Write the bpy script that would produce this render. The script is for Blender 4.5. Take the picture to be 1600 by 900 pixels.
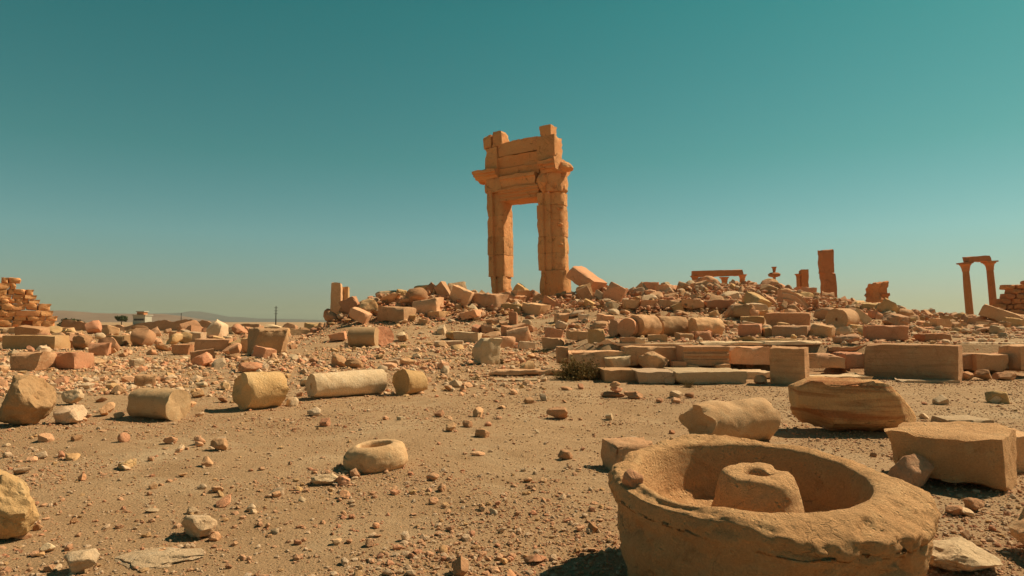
import bpy, bmesh, math, random
import numpy as np
from mathutils import Vector, Matrix, Euler
R = math.radians
scene = bpy.context.scene
COL = scene.collection
for o in list(bpy.data.objects): bpy.data.objects.remove(o)

# ------------------------------------------------------------------ camera, sky, sun, exposure
CAMZ, PITCH, FPX = 1.65, 2.84, 1066.67
cam = bpy.data.objects.new('camera', bpy.data.cameras.new('camera')); COL.objects.link(cam)
cam.location = (0, 0, CAMZ); cam.rotation_euler = (R(90 + PITCH), 0, 0)
cam.data.sensor_width = 36; cam.data.lens = 24; cam.data.clip_start = .1; cam.data.clip_end = 30000
scene.camera = cam
SUN_EL, SUN_AZ = R(47), R(25)          # azimuth measured from +X (right) towards +Y (away)
SUN_DIR = Vector((math.cos(SUN_EL)*math.cos(SUN_AZ), math.cos(SUN_EL)*math.sin(SUN_AZ), math.sin(SUN_EL)))
world = bpy.data.worlds.new('World'); scene.world = world; world.use_nodes = True
wn, wl = world.node_tree.nodes, world.node_tree.links
sky = wn.new('ShaderNodeTexSky'); sky.sky_type = 'NISHITA'; sky.sun_disc = False
sky.dust_density = .5; sky.sun_elevation = SUN_EL; sky.sun_rotation = R(90) - SUN_AZ
tc = wn.new('ShaderNodeTexCoord'); sep = wn.new('ShaderNodeSeparateXYZ'); rmp = wn.new('ShaderNodeValToRGB')
wl.new(tc.outputs['Generated'], sep.inputs[0]); wl.new(sep.outputs['Z'], rmp.inputs[0])
el = rmp.color_ramp.elements                     # teal air: red thins out with height
el[0].position = 0; el[0].color = (.44, .47, .38, 1); el[1].position = 1; el[1].color = (.03, .16, .14, 1)
for p, c in ((.04, (.45, .49, .43)), (.12, (.43, .62, .49)), (.23, (.275, .61, .41)), (.42, (.16, .62, .385)), (.7, (.06, .27, .20))):
    e = el.new(p); e.color = (*c, 1)
mul = wn.new('ShaderNodeMix'); mul.data_type = 'RGBA'; mul.blend_type = 'MULTIPLY'; mul.inputs[0].default_value = 1
wl.new(sky.outputs[0], mul.inputs[6]); wl.new(rmp.outputs[0], mul.inputs[7])
bg = wn['Background']; bg.inputs[1].default_value = .1; wl.new(mul.outputs[2], bg.inputs[0])
sun = bpy.data.objects.new('sun', bpy.data.lights.new('sun', 'SUN')); COL.objects.link(sun)
sun.data.energy = 5.0; sun.data.angle = R(.55); sun.data.color = (1, .845, .60)
sun.rotation_euler = SUN_DIR.to_track_quat('Z', 'Y').to_euler(); sun.location = (30, 10, 60)
scene.view_settings.view_transform = 'Standard'; scene.view_settings.look = 'None'
scene.view_settings.exposure = .22; scene.view_settings.gamma = 1
scene.cycles.max_bounces = 5; scene.cycles.diffuse_bounces = 3; scene.cycles.use_denoising = True

# ------------------------------------------------------------------ numpy noise
def _h(ix, iy, iz, s):
    n = (ix*73856093) ^ (iy*19349663) ^ (iz*83492791) ^ (s*2654435)
    n = (n ^ (n >> 13)) & 0x7fffffff
    n = (n*(n*n*15731 + 789221) + 1376312589) & 0x7fffffff
    return n/1073741824.0 - 1.0
def vnoise(p, s=0):
    p = np.asarray(p, float); i = np.floor(p).astype(np.int64); f = p - i; f = f*f*f*(f*(f*6 - 15) + 10)
    x, y, z = i[..., 0], i[..., 1], i[..., 2]; u, v, w = f[..., 0], f[..., 1], f[..., 2]
    L = lambda a, b, t: a + (b - a)*t
    return L(L(L(_h(x, y, z, s), _h(x+1, y, z, s), u), L(_h(x, y+1, z, s), _h(x+1, y+1, z, s), u), v),
             L(L(_h(x, y, z+1, s), _h(x+1, y, z+1, s), u), L(_h(x, y+1, z+1, s), _h(x+1, y+1, z+1, s), u), v), w)
def fbm(p, s=0, oct=4, lac=2.1, g=.5):
    p = np.asarray(p, float); a, t, k = 1.0, 0.0, 0.0
    for o in range(oct):
        t = t + a*vnoise(p, s + o*17); k += a; p = p*lac; a *= g
    return t/k*1.5
def SS(t): t = np.clip(t, 0, 1); return t*t*(3 - 2*t)

# ------------------------------------------------------------------ terrain height
def mound_mask(x, y):
    return SS((y - 36)/18)*SS((x + 15.5)/4)*(1 - SS((y - 74)/26))
def base_hgt(x, y):
    x = np.asarray(x, float); y = np.asarray(y, float)
    h = .40*SS((y - 14)/22)*SS((x + 14)/9)*(1 - SS((y - 74)/26))
    h = h + .86*SS((y - 21.0)/.45)*SS((x - 2.1 + np.maximum(y - 20, 0)*.15)/(.7 + np.maximum(y - 20, 0)*.32))*(1 - SS((y - 74)/26))*(1 - .45*SS((y - 36)/14))
    m = mound_mask(x, y)*(1 - .62*SS((x - 21)/11))
    h = h + 2.35*m
    h = h + 1.42*np.exp(-((x - 20)/11)**2 - ((y - 62)/7.0)**2) + 1.1*np.exp(-((x + 6)/5.0)**2 - ((y - 51.5)/3.2)**2) + .5*np.exp(-((x - 6.5)/3)**2 - ((y - 55)/4.0)**2)
    return h
def hgt(x, y):
    x = np.asarray(x, float); y = np.asarray(y, float)
    p = np.stack([x, y, np.zeros_like(x)], -1)
    h = base_hgt(x, y)
    m = mound_mask(x, y)
    plat = SS((y - 20)/.6)*SS((x - .5)/1.5)
    h = h + (.045 + .22*m)*fbm(p*.42 + 3.3, 5, 4)*np.clip((y - 3)/8, .35, 1)
    h = h + .012*fbm(p*2.6 + 9.1, 6, 3)*(1 - .5*plat)
    return h
def H(x, y): return float(hgt(np.array([x]), np.array([y]))[0])

# ------------------------------------------------------------------ where a sight line of the photograph meets the place
_cp, _sp = math.cos(R(PITCH)), math.sin(R(PITCH))
def ray(px, py):
    a, b = (px - 800)/FPX, (450 - py)/FPX
    return Vector((a, _cp - b*_sp, _sp + b*_cp))
_T = np.geomspace(2.5, 260, 900)
def hit(px, py):
    d = ray(px, py)
    z = CAMZ + d.z*_T - hgt(d.x*_T, d.y*_T)
    k = np.argmax(z < 0)
    if z[k] >= 0: return None
    lo, hi = _T[max(k-1, 0)], _T[k]
    for _ in range(14):
        m = (lo + hi)/2
        if CAMZ + d.z*m - H(d.x*m, d.y*m) < 0: hi = m
        else: lo = m
    return Vector((d.x*hi, d.y*hi, H(d.x*hi, d.y*hi)))
def at_y(px, py, Y):
    d = ray(px, py); t = Y/d.y
    return Vector((d.x*t, Y, CAMZ + d.z*t))
def pix(v):
    y = _cp*v[1] + _sp*(v[2] - CAMZ); z = -_sp*v[1] + _cp*(v[2] - CAMZ)
    return 800 + FPX*v[0]/y, 450 - FPX*z/y

# ------------------------------------------------------------------ materials
class NT:
    def __init__(s, name):
        s.m = bpy.data.materials.new(name); s.m.use_nodes = True
        s.t = s.m.node_tree; s.b = s.t.nodes['Principled BSDF']
        s.b.inputs['Specular IOR Level'].default_value = .12; s.b.inputs['Roughness'].default_value = .95
    def n(s, kind, **kw):
        x = s.t.nodes.new(kind)
        for k, v in kw.items(): setattr(x, k, v)
        return x
    def l(s, a, b): s.t.links.new(a, b)
    def noise(s, vec, scale, detail=6, rough=.6, dist=0):
        x = s.n('ShaderNodeTexNoise'); x.inputs['Scale'].default_value = scale; x.inputs['Detail'].default_value = detail
        x.inputs['Roughness'].default_value = rough; x.inputs['Distortion'].default_value = dist
        s.l(vec, x.inputs['Vector']); return x.outputs['Fac']
    def ramp(s, fac, a, b, ca=(0, 0, 0), cb=(1, 1, 1)):
        x = s.n('ShaderNodeValToRGB'); e = x.color_ramp.elements
        e[0].position, e[1].position = a, b; e[0].color, e[1].color = (*ca, 1), (*cb, 1)
        s.l(fac, x.inputs[0]); return x.outputs[0]
    def mix(s, fac, a, b, mode='MIX'):
        x = s.n('ShaderNodeMix', data_type='RGBA', blend_type=mode)
        for sock, v in ((x.inputs[0], fac), (x.inputs[6], a), (x.inputs[7], b)):
            if isinstance(v, (int, float)): sock.default_value = v
            elif isinstance(v, tuple): sock.default_value = (*v, 1)
            else: s.l(v, sock)
        return x.outputs[2]
    def math(s, op, a, b=0.0):
        x = s.n('ShaderNodeMath', operation=op)
        for sock, v in ((x.inputs[0], a), (x.inputs[1], b)):
            if isinstance(v, (int, float)): sock.default_value = v
            else: s.l(v, sock)
        return x.outputs[0]

def stone_mat(name, c1, c2, stain=(.16, .075, .03), pale=(.62, .46, .26), bump=.7, scale=1.0, band=0.0, stain_amt=.55, pits=.5, var=.10, crack=.45, lift=(1.24, 1.22, 1.30), bd=.06):
    t = NT(name); c1, c2, pale = [tuple(min(a*k, .80) for a, k in zip(c, lift)) for c in (c1, c2, pale)]
    g = t.n('ShaderNodeNewGeometry'); oi = t.n('ShaderNodeObjectInfo')
    off = t.n('ShaderNodeVectorMath', operation='MULTIPLY_ADD')
    cmb = t.n('ShaderNodeCombineXYZ')
    for i in range(3): t.l(oi.outputs['Random'], cmb.inputs[i])
    t.l(cmb.outputs[0], off.inputs[0]); off.inputs[1].default_value = (91, 57, 133); t.l(g.outputs['Position'], off.inputs[2])
    v = off.outputs[0]
    big = t.noise(v, .9*scale, 5, .62, .4); mid = t.noise(v, 5*scale, 8, .7); fine = t.noise(v, 42*scale, 6, .75)
    col = t.mix(t.ramp(big, .34, .66), c1, c2)
    col = t.mix(t.math('MULTIPLY', t.ramp(mid, .52, .72), .5), col, pale)
    st = t.noise(v, 2.3*scale, 9, .72, .8)
    col = t.mix(t.math('MULTIPLY', t.ramp(st, .56, .72), stain_amt), col, stain)
    if band:
        mp = t.n('ShaderNodeMapping'); mp.inputs['Scale'].default_value = (.5, .5, 7); mp.inputs['Rotation'].default_value = (.12, .1, 0); t.l(v, mp.inputs[0])
        bn = t.noise(mp.outputs[0], 1.6*scale, 5, .6, .6)
        col = t.mix(t.math('MULTIPLY', t.ramp(bn, .46, .62), band), col, stain)
    col = t.mix(.55, col, t.ramp(fine, .3, .75, (.62, .58, .54), (1.25, 1.25, 1.25)), 'MULTIPLY')
    wv = t.n('ShaderNodeTexNoise'); wv.inputs['Scale'].default_value = 3*scale; wv.inputs['Detail'].default_value = 5; t.l(v, wv.inputs['Vector'])
    ad = t.n('ShaderNodeVectorMath', operation='MULTIPLY_ADD'); t.l(wv.outputs['Color'], ad.inputs[0]); ad.inputs[1].default_value = (.5/scale,)*3; t.l(v, ad.inputs[2])
    vc = t.n('ShaderNodeTexVoronoi', feature='DISTANCE_TO_EDGE'); vc.inputs['Scale'].default_value = 2.2*scale; t.l(ad.outputs[0], vc.inputs['Vector'])
    ck = t.math('MULTIPLY', t.ramp(vc.outputs['Distance'], .0, .022, (1, 1, 1), (0, 0, 0)), t.math('MULTIPLY', t.ramp(t.noise(v, 1.7*scale, 3), .5, .62), crack))
    col = t.mix(t.math('MULTIPLY', ck, .75), col, (.10, .05, .022))
    hs = t.n('ShaderNodeHueSaturation')
    r2 = t.math('FRACT', t.math('MULTIPLY', oi.outputs['Random'], 37.7))
    t.l(t.math('ADD', t.math('MULTIPLY', oi.outputs['Random'], var*.10), .5 - var*.06), hs.inputs['Hue'])
    t.l(t.math('ADD', t.math('MULTIPLY', r2, var*5), 1 - var*2.5), hs.inputs['Value'])
    t.l(col, hs.inputs['Color']); t.l(hs.outputs[0], t.b.inputs['Base Color'])
    vo = t.n('ShaderNodeTexVoronoi'); vo.inputs['Scale'].default_value = 17*scale; t.l(v, vo.inputs['Vector'])
    pit = t.ramp(vo.outputs['Distance'], .06, .34)
    pm = t.math('MULTIPLY', t.math('SUBTRACT', pit, 1.0), t.math('MULTIPLY', t.ramp(mid, .45, .62), pits))
    hgt_ = t.math('ADD', t.math('ADD', t.math('MULTIPLY', mid, 1.1), t.math('MULTIPLY', fine, .35)), t.math('SUBTRACT', t.math('MULTIPLY', pm, .45), t.math('MULTIPLY', ck, .5)))
    b = t.n('ShaderNodeBump'); b.inputs['Strength'].default_value = bump; b.inputs['Distance'].default_value = bd/scale
    t.l(hgt_, b.inputs['Height']); t.l(b.outputs[0], t.b.inputs['Normal'])
    return t.m
M = {}
M['tan'] = stone_mat('tan_limestone', (.50, .265, .125), (.58, .335, .17))
M['pale'] = stone_mat('pale_limestone', (.62, .41, .235), (.68, .48, .29), stain=(.36, .19, .09), pale=(.74, .60, .42), stain_amt=.4, lift=(1.03, 1.02, 1.04))
M['red'] = stone_mat('reddish_limestone', (.53, .24, .115), (.52, .27, .135), pale=(.58, .36, .2), stain=(.2, .07, .03))
M['brown'] = stone_mat('brown_limestone', (.38, .19, .09), (.44, .24, .115), pale=(.50, .31, .165))
M['ochre'] = stone_mat('ochre_limestone', (.56, .295, .115), (.62, .355, .155), pale=(.66, .44, .22), stain=(.28, .13, .04), lift=(1.02, 1.10, 1.22))
M['gate'] = stone_mat('gate_limestone', (.60, .285, .115), (.64, .335, .145), pale=(.68, .41, .20), stain=(.27, .115, .045), scale=.45, var=.03, pits=.5, lift=(1.42, 1.22, 1.2), bd=.11, stain_amt=.75, crack=.8)
M['far'] = stone_mat('weathered_far_limestone', (.47, .19, .08), (.53, .235, .10), pale=(.57, .30, .14), stain=(.22, .085, .04), scale=.4, var=.07, pits=.2, lift=(1.22, 1.12, 1.08))
M['banded'] = stone_mat('banded_limestone', (.48, .25, .115), (.53, .30, .145), pale=(.58, .42, .22), stain=(.20, .10, .045), band=.28, scale=1.0, var=.05)
M['streak'] = stone_mat('red_streaked_boulder_stone', (.54, .28, .11), (.59, .34, .145), stain=(.38, .12, .04), pale=(.58, .38, .17), band=.8, scale=.8, stain_amt=.7, var=.03)
M['basin'] = stone_mat('worn_basin_limestone', (.57, .315, .14), (.64, .385, .185), stain=(.34, .145, .05), pale=(.66, .47, .24), scale=1.6, bump=1.0, stain_amt=.65, bd=.075, lift=(1.12, 1.06, 1.05), var=.02, pits=.9, crack=.35)
M['drum'] = stone_mat('drum_limestone', (.60, .335, .145), (.67, .41, .20), stain=(.42, .19, .06), pale=(.70, .52, .28), scale=1.5, bump=.5, stain_amt=.5, var=.05, lift=(.94, .98, 1.1))

def ground_mat():
    t = NT('dry_desert_earth'); g = t.n('ShaderNodeNewGeometry'); v = g.outputs['Position']
    a = t.noise(v, .16, 5, .6, .3); b = t.noise(v, 1.1, 7, .65); c = t.noise(v, 9, 8, .75); d = t.noise(v, 70, 5, .8)
    col = t.mix(t.ramp(a, .35, .65), (.43, .262, .138), (.475, .30, .165))
    col = t.mix(t.math('MULTIPLY', t.ramp(b, .48, .70), .6), col, (.31, .175, .08))
    col = t.mix(t.math('MULTIPLY', t.ramp(c, .55, .7), .45), col, (.48, .32, .16))
    col = t.mix(.7, col, t.ramp(d, .28, .75, (.55, .5, .46), (1.3, 1.3, 1.3)), 'MULTIPLY')
    # pale bleached, and rubble-strewn reddish patches
    e = t.noise(v, .38, 6, .7, .6)
    col = t.mix(t.math('MULTIPLY', t.ramp(e, .52, .68), .55), col, (.56, .40, .24))
    t.l(col, t.b.inputs['Base Color'])
    vo = t.n('ShaderNodeTexVoronoi'); vo.inputs['Scale'].default_value = 34; t.l(v, vo.inputs['Vector'])
    hh = t.math('ADD', t.math('MULTIPLY', c, 1.2), t.math('MULTIPLY', d, .3))
    hh = t.math('ADD', hh, t.math('MULTIPLY', t.ramp(vo.outputs['Distance'], .1, .5, (1, 1, 1), (0, 0, 0)), .18))
    bp = t.n('ShaderNodeBump'); bp.inputs['Strength'].default_value = .8; bp.inputs['Distance'].default_value = .045
    t.l(hh, bp.inputs['Height']); t.l(bp.outputs[0], t.b.inputs['Normal']); return t.m
M['ground'] = ground_mat()
def plain_mat(name, c1, c2, scale=6, rough=.9):
    t = NT(name); g = t.n('ShaderNodeNewGeometry'); v = g.outputs['Position']
    t.l(t.mix(t.ramp(t.noise(v, scale, 6, .7), .35, .65), c1, c2), t.b.inputs['Base Color']); t.b.inputs['Roughness'].default_value = rough
    return t.m
M['twig'] = plain_mat('dry_twigs', (.16, .085, .03), (.26, .15, .055), 9)
M['leaf'] = plain_mat('dusty_olive_leaves', (.17, .11, .035), (.25, .165, .06), 5)
M['green'] = plain_mat('dark_green_leaves', (.045, .055, .02), (.075, .085, .03), 1)
M['bark'] = plain_mat('grey_bark', (.14, .09, .05), (.2, .13, .07), 8)
M['plaster'] = plain_mat('white_plaster', (.42, .38, .30), (.5, .45, .36), .5)
M['dark_glass'] = plain_mat('dark_window', (.04, .045, .05), (.06, .06, .06), 1, .3)
M['metal'] = plain_mat('dull_dark_metal', (.06, .05, .045), (.09, .075, .06), 4, .6)
M['hill_red'] = plain_mat('bare_reddish_hill', (.2, .115, .075), (.25, .155, .10), .004)
M['hill_grey'] = plain_mat('bare_grey_hill', (.11, .095, .085), (.15, .125, .105), .003)
TONES = {'tan': 'tan', 'pale': 'pale', 'red': 'reddish', 'brown': 'brown', 'ochre': 'ochre'}

# ------------------------------------------------------------------ object helpers
def mesh_from(name, v, f, sharp=38):
    me = bpy.data.meshes.new(name); me.from_pydata([tuple(p) for p in v], [], f)
    me.polygons.foreach_set('use_smooth', [True]*len(me.polygons))
    if sharp: me.set_sharp_from_angle(angle=R(sharp))
    me.validate(); me.update(); return me
def link(name, me, mat=None, parent=None):
    o = bpy.data.objects.new(name, me); COL.objects.link(o)
    if mat is not None:
        if not me.materials: me.materials.append(mat)
        if me.materials[0] != mat:
            o.material_slots[0].link = 'OBJECT'; o.material_slots[0].material = mat
    if parent is not None: o.parent = parent
    return o
def tag(o, label=None, cat=None, group=None, kind=None):
    if label: o['label'] = label
    if cat: o['category'] = cat
    if group: o['group'] = group
    if kind: o['kind'] = kind
    return o
def empty(name, loc, label, cat, group=None, rz=0):
    o = bpy.data.objects.new(name, None); COL.objects.link(o); o.location = loc; o.rotation_euler = (0, 0, rz); o.empty_display_size = .2
    return tag(o, label, cat, group, 'thing')

# ------------------------------------------------------------------ stone shapes
def cube_grid(nx, ny, nz):
    idx = {}; V = []; F = []
    def vid(i, j, k):
        if (i, j, k) not in idx: idx[(i, j, k)] = len(V); V.append((2*i/nx - 1, 2*j/ny - 1, 2*k/nz - 1))
        return idx[(i, j, k)]
    for a in range(nx):
        for b in range(ny):
            F.append([vid(a, b, 0), vid(a, b+1, 0), vid(a+1, b+1, 0), vid(a+1, b, 0)]); F.append([vid(a, b, nz), vid(a+1, b, nz), vid(a+1, b+1, nz), vid(a, b+1, nz)])
    for a in range(nx):
        for c in range(nz):
            F.append([vid(a, 0, c), vid(a+1, 0, c), vid(a+1, 0, c+1), vid(a, 0, c+1)]); F.append([vid(a, ny, c), vid(a, ny, c+1), vid(a+1, ny, c+1), vid(a+1, ny, c)])
    for b in range(ny):
        for c in range(nz):
            F.append([vid(0, b, c), vid(0, b, c+1), vid(0, b+1, c+1), vid(0, b+1, c)]); F.append([vid(nx, b, c), vid(nx, b+1, c), vid(nx, b+1, c+1), vid(nx, b, c+1)])
    return np.array(V), F
def clamp_planes(p, planes):
    for n, d in planes:
        n = np.asarray(n, float); n /= np.linalg.norm(n)
        t = p @ n - d; k = t > 0; p[k] -= np.outer(t[k], n)
    return p
def block_geo(dims, seed, cell=None, chip=.10, rough=.02, skew=.04, cuts=0, maxn=16):
    rng = np.random.default_rng(seed); dims = np.array(dims, float)
    m = dims.max(); mn = dims.min(); cell = cell or m/9
    n = [int(np.clip(round(d/cell), 2, maxn)) for d in dims]
    P, F = cube_grid(*n)
    c8 = rng.uniform(-1, 1, (2, 2, 2, 3))*skew*dims
    w = (P + 1)/2; q = np.zeros_like(P)
    for i in (0, 1):
        for j in (0, 1):
            for k in (0, 1):
                q += (np.abs(1 - i - w[:, :1])*np.abs(1 - j - w[:, 1:2])*np.abs(1 - k - w[:, 2:]))*c8[i, j, k]
    hd = dims/2; X = P*hd
    e = np.sort(hd - np.abs(X), axis=1)[:, 1]; corner = np.sort(hd - np.abs(X), axis=1)[:, 2]
    nrm = np.where(np.abs(P) > .999, np.sign(P), 0); nrm = nrm/np.maximum(np.linalg.norm(nrm, axis=1, keepdims=True), 1e-6)
    fr = 1.4/max(mn, .05)
    so = rng.uniform(0, 50, 3)
    ch = np.clip(fbm(X*fr*.8 + so, seed % 97, 4) + .22, 0, 1.2)
    wd = max(mn*.16, .01)
    X = X - nrm*(ch*np.exp(-e/wd)*(1 + .9*np.exp(-corner/wd/1.5))*chip*mn)[:, None]
    X = X + nrm*(fbm(X*fr*.9 + so + 7, seed % 89 + 3, 5)*rough*mn*1.3)[:, None] + q
    for _ in range(cuts):
        nn = rng.normal(size=3); nn /= np.linalg.norm(nn); d = (np.abs(nn)*hd).sum()*rng.uniform(.62, .86)
        X = clamp_planes(X, [(nn, d)])
    X = X + nrm*(fbm(X*fr*4 + so, seed % 31 + 5, 3)*rough*mn*.5)[:, None]
    return X, F
_ico = {}
def ico(sub):
    if sub not in _ico:
        bm = bmesh.new(); bmesh.ops.create_icosphere(bm, subdivisions=sub, radius=1)
        _ico[sub] = (np.array([v.co[:] for v in bm.verts]), [[v.index for v in f.verts] for f in bm.faces]); bm.free()
    return _ico[sub]
def rock_geo(dims, seed, sub=3, nplanes=13, rough=.06, lump=.18):
    rng = np.random.default_rng(seed); P, F = ico(sub); P = P.copy()
    N = P.copy()
    P = P*(1.0 + lump*fbm(P*.9 + rng.uniform(0, 40, 3), seed % 71, 3))[:, None]*1.12
    pl = []
    for _ in range(nplanes):
        n = rng.normal(size=3); pl.append((n, rng.uniform(.62, .9)))
    P = clamp_planes(P, pl)
    P = P + N*(rough*fbm(P*3 + rng.uniform(0, 40, 3), seed % 41, 5))[:, None]
    lo, hi = P.min(0), P.max(0); P = (P - (lo + hi)/2)/(hi - lo)
    return P*np.array(dims, float), F
def drum_geo(L, r, seed, r2=None, chip=.10, rough=.012, broken0=0.0, broken1=0.0, hole=0.0, seg=44, flat=0.0):
    """column drum: axis along X, centred; broken ends get a rough slanting face; hole = radius of a dowel socket in the -X end"""
    rng = np.random.default_rng(seed); r2 = r2 or r
    nl = int(np.clip(L/(r*.17), 5, 26)); V = []; F = []; rad = []
    rings = [(-1, q) for q in (.12, .22, .45, .7, .9)] + [(k/nl*2 - 1, 1.0) for k in range(nl + 1)] + [(1, q) for q in (.9, .7, .45, .22, .12)]
    for s, q in rings:
        for k in range(seg):
            a = 2*math.pi*k/seg; rr = (r + (r2 - r)*(s + 1)/2)*q
            V.append((s*L/2, rr*math.cos(a), rr*math.sin(a)))
    V = np.array(V); nR = len(rings)
    ax = np.repeat([s for s, q in rings], seg); qq = np.repeat([q for s, q in rings], seg)
    so = rng.uniform(0, 60, 3); f = 1.5/r
    radial = V*np.array([0, 1, 1]); rl = np.maximum(np.linalg.norm(radial, axis=1, keepdims=True), 1e-6); rn = radial/rl
    endd = (1 - np.abs(ax))*L/2 + (1 - qq)*r
    ch = np.clip(fbm(V*f + so, seed % 53, 4) + .15, 0, 1.2)
    V = V - rn*(ch*np.exp(-endd/(r*.16))*chip*r*(qq > .8))[:, None]
    side = (qq > .99)
    V = V + rn*(fbm(V*f*.8 + so + 3, seed % 43, 5)*rough*r*2.2*qq)[:, None]
    endm = np.exp(-(1 - np.abs(ax))*L/2/(r*.25))
    for sgn, br in ((-1, broken0), (1, broken1)):
        k = (ax*sgn > 0)
        amp = (br*.45 + .02)*r
        V[:, 0] += sgn*k*endm*(fbm(V*f*.9*np.array([0, 1, 1]) + so + 9*sgn, seed % 37, 4)*amp)
        if br: V[:, 0] += sgn*k*endm*br*r*.5*(V[:, 1]/r*rng.uniform(-1, 1) + V[:, 2]/r*rng.uniform(-1, 1))
    if flat: V = clamp_planes(V, [((0, .25, -1), r*(1 - flat))])
    if hole:
        for k in range(seg): V[k] = (V[k][0] + hole*1.6, V[k][1], V[k][2]); V[seg + k] = (V[seg+k][0], V[seg+k][1]*hole/(.22*r), V[seg+k][2]*hole/(.22*r)*1.3)
    F = []
    for i in range(nR - 1):
        for k in range(seg):
            k2 = (k + 1) % seg; F.append([i*seg + k, i*seg + k2, (i+1)*seg + k2, (i+1)*seg + k])
    F.append(list(range(seg))[::-1]); F.append([(nR-1)*seg + k for k in range(seg)])
    return V, F
def prism_geo(poly, z0, z1, seed, cell=.35, rough=.02, chip=.06, zend=1.0):
    """upright prism over a 2-D outline (counter-clockwise), edges worn; top and bottom closed"""
    pts = []; n = len(poly); corner = []
    for i in range(n):
        a = np.array(poly[i], float); b = np.array(poly[(i+1) % n], float); k = max(1, int(round(np.linalg.norm(b - a)/cell)))
        for j in range(k): pts.append(a + (b - a)*j/k); corner.append(j == 0)
    pts = np.array(pts); m = len(pts); nz = max(2, int(round((z1 - z0)/cell)))
    tang = np.roll(pts, -1, 0) - np.roll(pts, 1, 0); nr = np.stack([tang[:, 1], -tang[:, 0]], 1); nr /= np.maximum(np.linalg.norm(nr, axis=1, keepdims=True), 1e-6)
    V = []; N = []; E = []
    for k in range(nz + 1):
        z = z0 + (z1 - z0)*k/nz
        for i in range(m):
            V.append((*pts[i], z)); N.append((*nr[i], 0)); E.append((1.0 if corner[i] else 0) + (zend if k in (0, nz) else 0))
    V = np.array(V); N = np.array(N); E = np.array(E); so = np.random.default_rng(seed).uniform(0, 80, 3)
    nn = fbm(V*1.1 + so, seed % 61, 5)
    V = V + N*(rough*nn)[:, None] - N*(E*chip*np.clip(fbm(V*1.7 + so + 5, seed % 47, 3) + .2, 0, 1))[:, None]
    V[-m:, 2] += .03*nn[-m:]
    F = []
    for k in range(nz):
        for i in range(m):
            j = (i + 1) % m; F.append([k*m + i, k*m + j, (k+1)*m + j, (k+1)*m + i])
    F.append(list(range(m))[::-1]); F.append([nz*m + i for i in range(m)])
    return V, F
def lathe_geo(prof, seg=28, seed=0, rough=0.0):
    V = []; F = []
    for r, z in prof:
        for k in range(seg): a = 2*math.pi*k/seg; V.append((r*math.cos(a), r*math.sin(a), z))
    V = np.array(V); so = seed*3.1
    if rough:
        rad = V*np.array([1, 1, 0]); rl = np.maximum(np.linalg.norm(rad, axis=1, keepdims=True), 1e-6)
        V = V + rad/rl*(rough*fbm(V*1.6 + so, seed, 4))[:, None]
    for i in range(len(prof) - 1):
        for k in range(seg): k2 = (k+1) % seg; F.append([i*seg + k, i*seg + k2, (i+1)*seg + k2, (i+1)*seg + k])
    F.append(list(range(seg))[::-1]); F.append([(len(prof)-1)*seg + k for k in range(seg)])
    return V, F
def boxes_geo(boxes):
    V = []; F = []
    for x0, y0, z0, x1, y1, z1 in boxes:
        b = len(V); V += [(x0, y0, z0), (x1, y0, z0), (x1, y1, z0), (x0, y1, z0), (x0, y0, z1), (x1, y0, z1), (x1, y1, z1), (x0, y1, z1)]
        F += [[b+i for i in q] for q in ((0, 3, 2, 1), (4, 5, 6, 7), (0, 1, 5, 4), (1, 2, 6, 5), (2, 3, 7, 6), (3, 0, 4, 7))]
    return V, F
_seed = [100]
def nseed(): _seed[0] += 7; return _seed[0]

BOXES = []
MARKS = []            # (phrase, px, py) things that other stones are described by
def rot_of(yaw, tx, ty): return Euler((R(tx), R(ty), R(yaw)), 'XYZ')
def settle(X, eul, at, sink):
    m = np.array(eul.to_matrix()); Z = X @ m.T
    return Vector((at[0], at[1], at[2] - Z[:, 2].min() - sink)), Z
def stone(label, px, py, w, h, d=.8, yaw=0, tx=0, ty=0, mat='tan', shape='block', Y=None, Z=None, name=None, cat=None, group=None, mark=None,
          chip=.16, rough=.034, cuts=1, sink=None, skew=.05, sub=4, seed=None, detail=10, dl=None, planes=()):
    """a stone whose foot shows at px, py and that is w x h photo pixels large; d = depth as a share of its width"""
    if Y is None:
        q = hit(px, py)
        if q is None: q = at_y(px, py, 52); print('NOHIT', label)
    else: q = at_y(px, py, Y)
    if Z is not None: q = at_y(px, py, q.y)
    s = q.y/FPX; W, Hh, D = w*s, h*s, w*s*d
    if dl: D = dl
    seed = seed or nseed()
    if shape == 'rock': X, F = rock_geo((W, D, Hh), seed, sub=sub, rough=rough*2.2, nplanes=9 + cuts*3)
    else: X, F = block_geo((W, D, Hh), seed, cell=max(W, D, Hh)/detail, chip=chip, rough=rough, skew=skew, cuts=cuts)
    for nn, fr in planes:
        nn = np.array(nn, float)/np.linalg.norm(nn); X = clamp_planes(X, [(nn, (np.abs(nn)*np.array((W, D, Hh))/2).sum()*fr)])
    BOXES.append((px, py, w, h))
    e = rot_of(yaw, tx, ty)
    loc, Zv = settle(X, e, (q.x, q.y, q.z), Hh*.05 if sink is None else sink)
    loc.y += -Zv[:, 1].min()*.85
    if Y is not None:
        g = H(loc.x, loc.y)
        dz = loc.z + Zv[:, 2].min() - g
        if dz > .3: loc.z -= dz - .12; print('HIGH', round(dz, 2), label)
        if loc.z + Zv[:, 2].max() < g + .1: print('LOW', round(g - loc.z - Zv[:, 2].max(), 2), label)
    o = link(name or ('boulder' if shape == 'rock' else 'stone_block'), mesh_from('stone', X, F), M[mat])
    o.location = loc; o.rotation_euler = e
    tag(o, label, cat or ('boulder' if shape == 'rock' else 'stone block'), group, 'thing')
    if mark: MARKS.append((mark, px, py - h/2))
    return o
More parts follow.
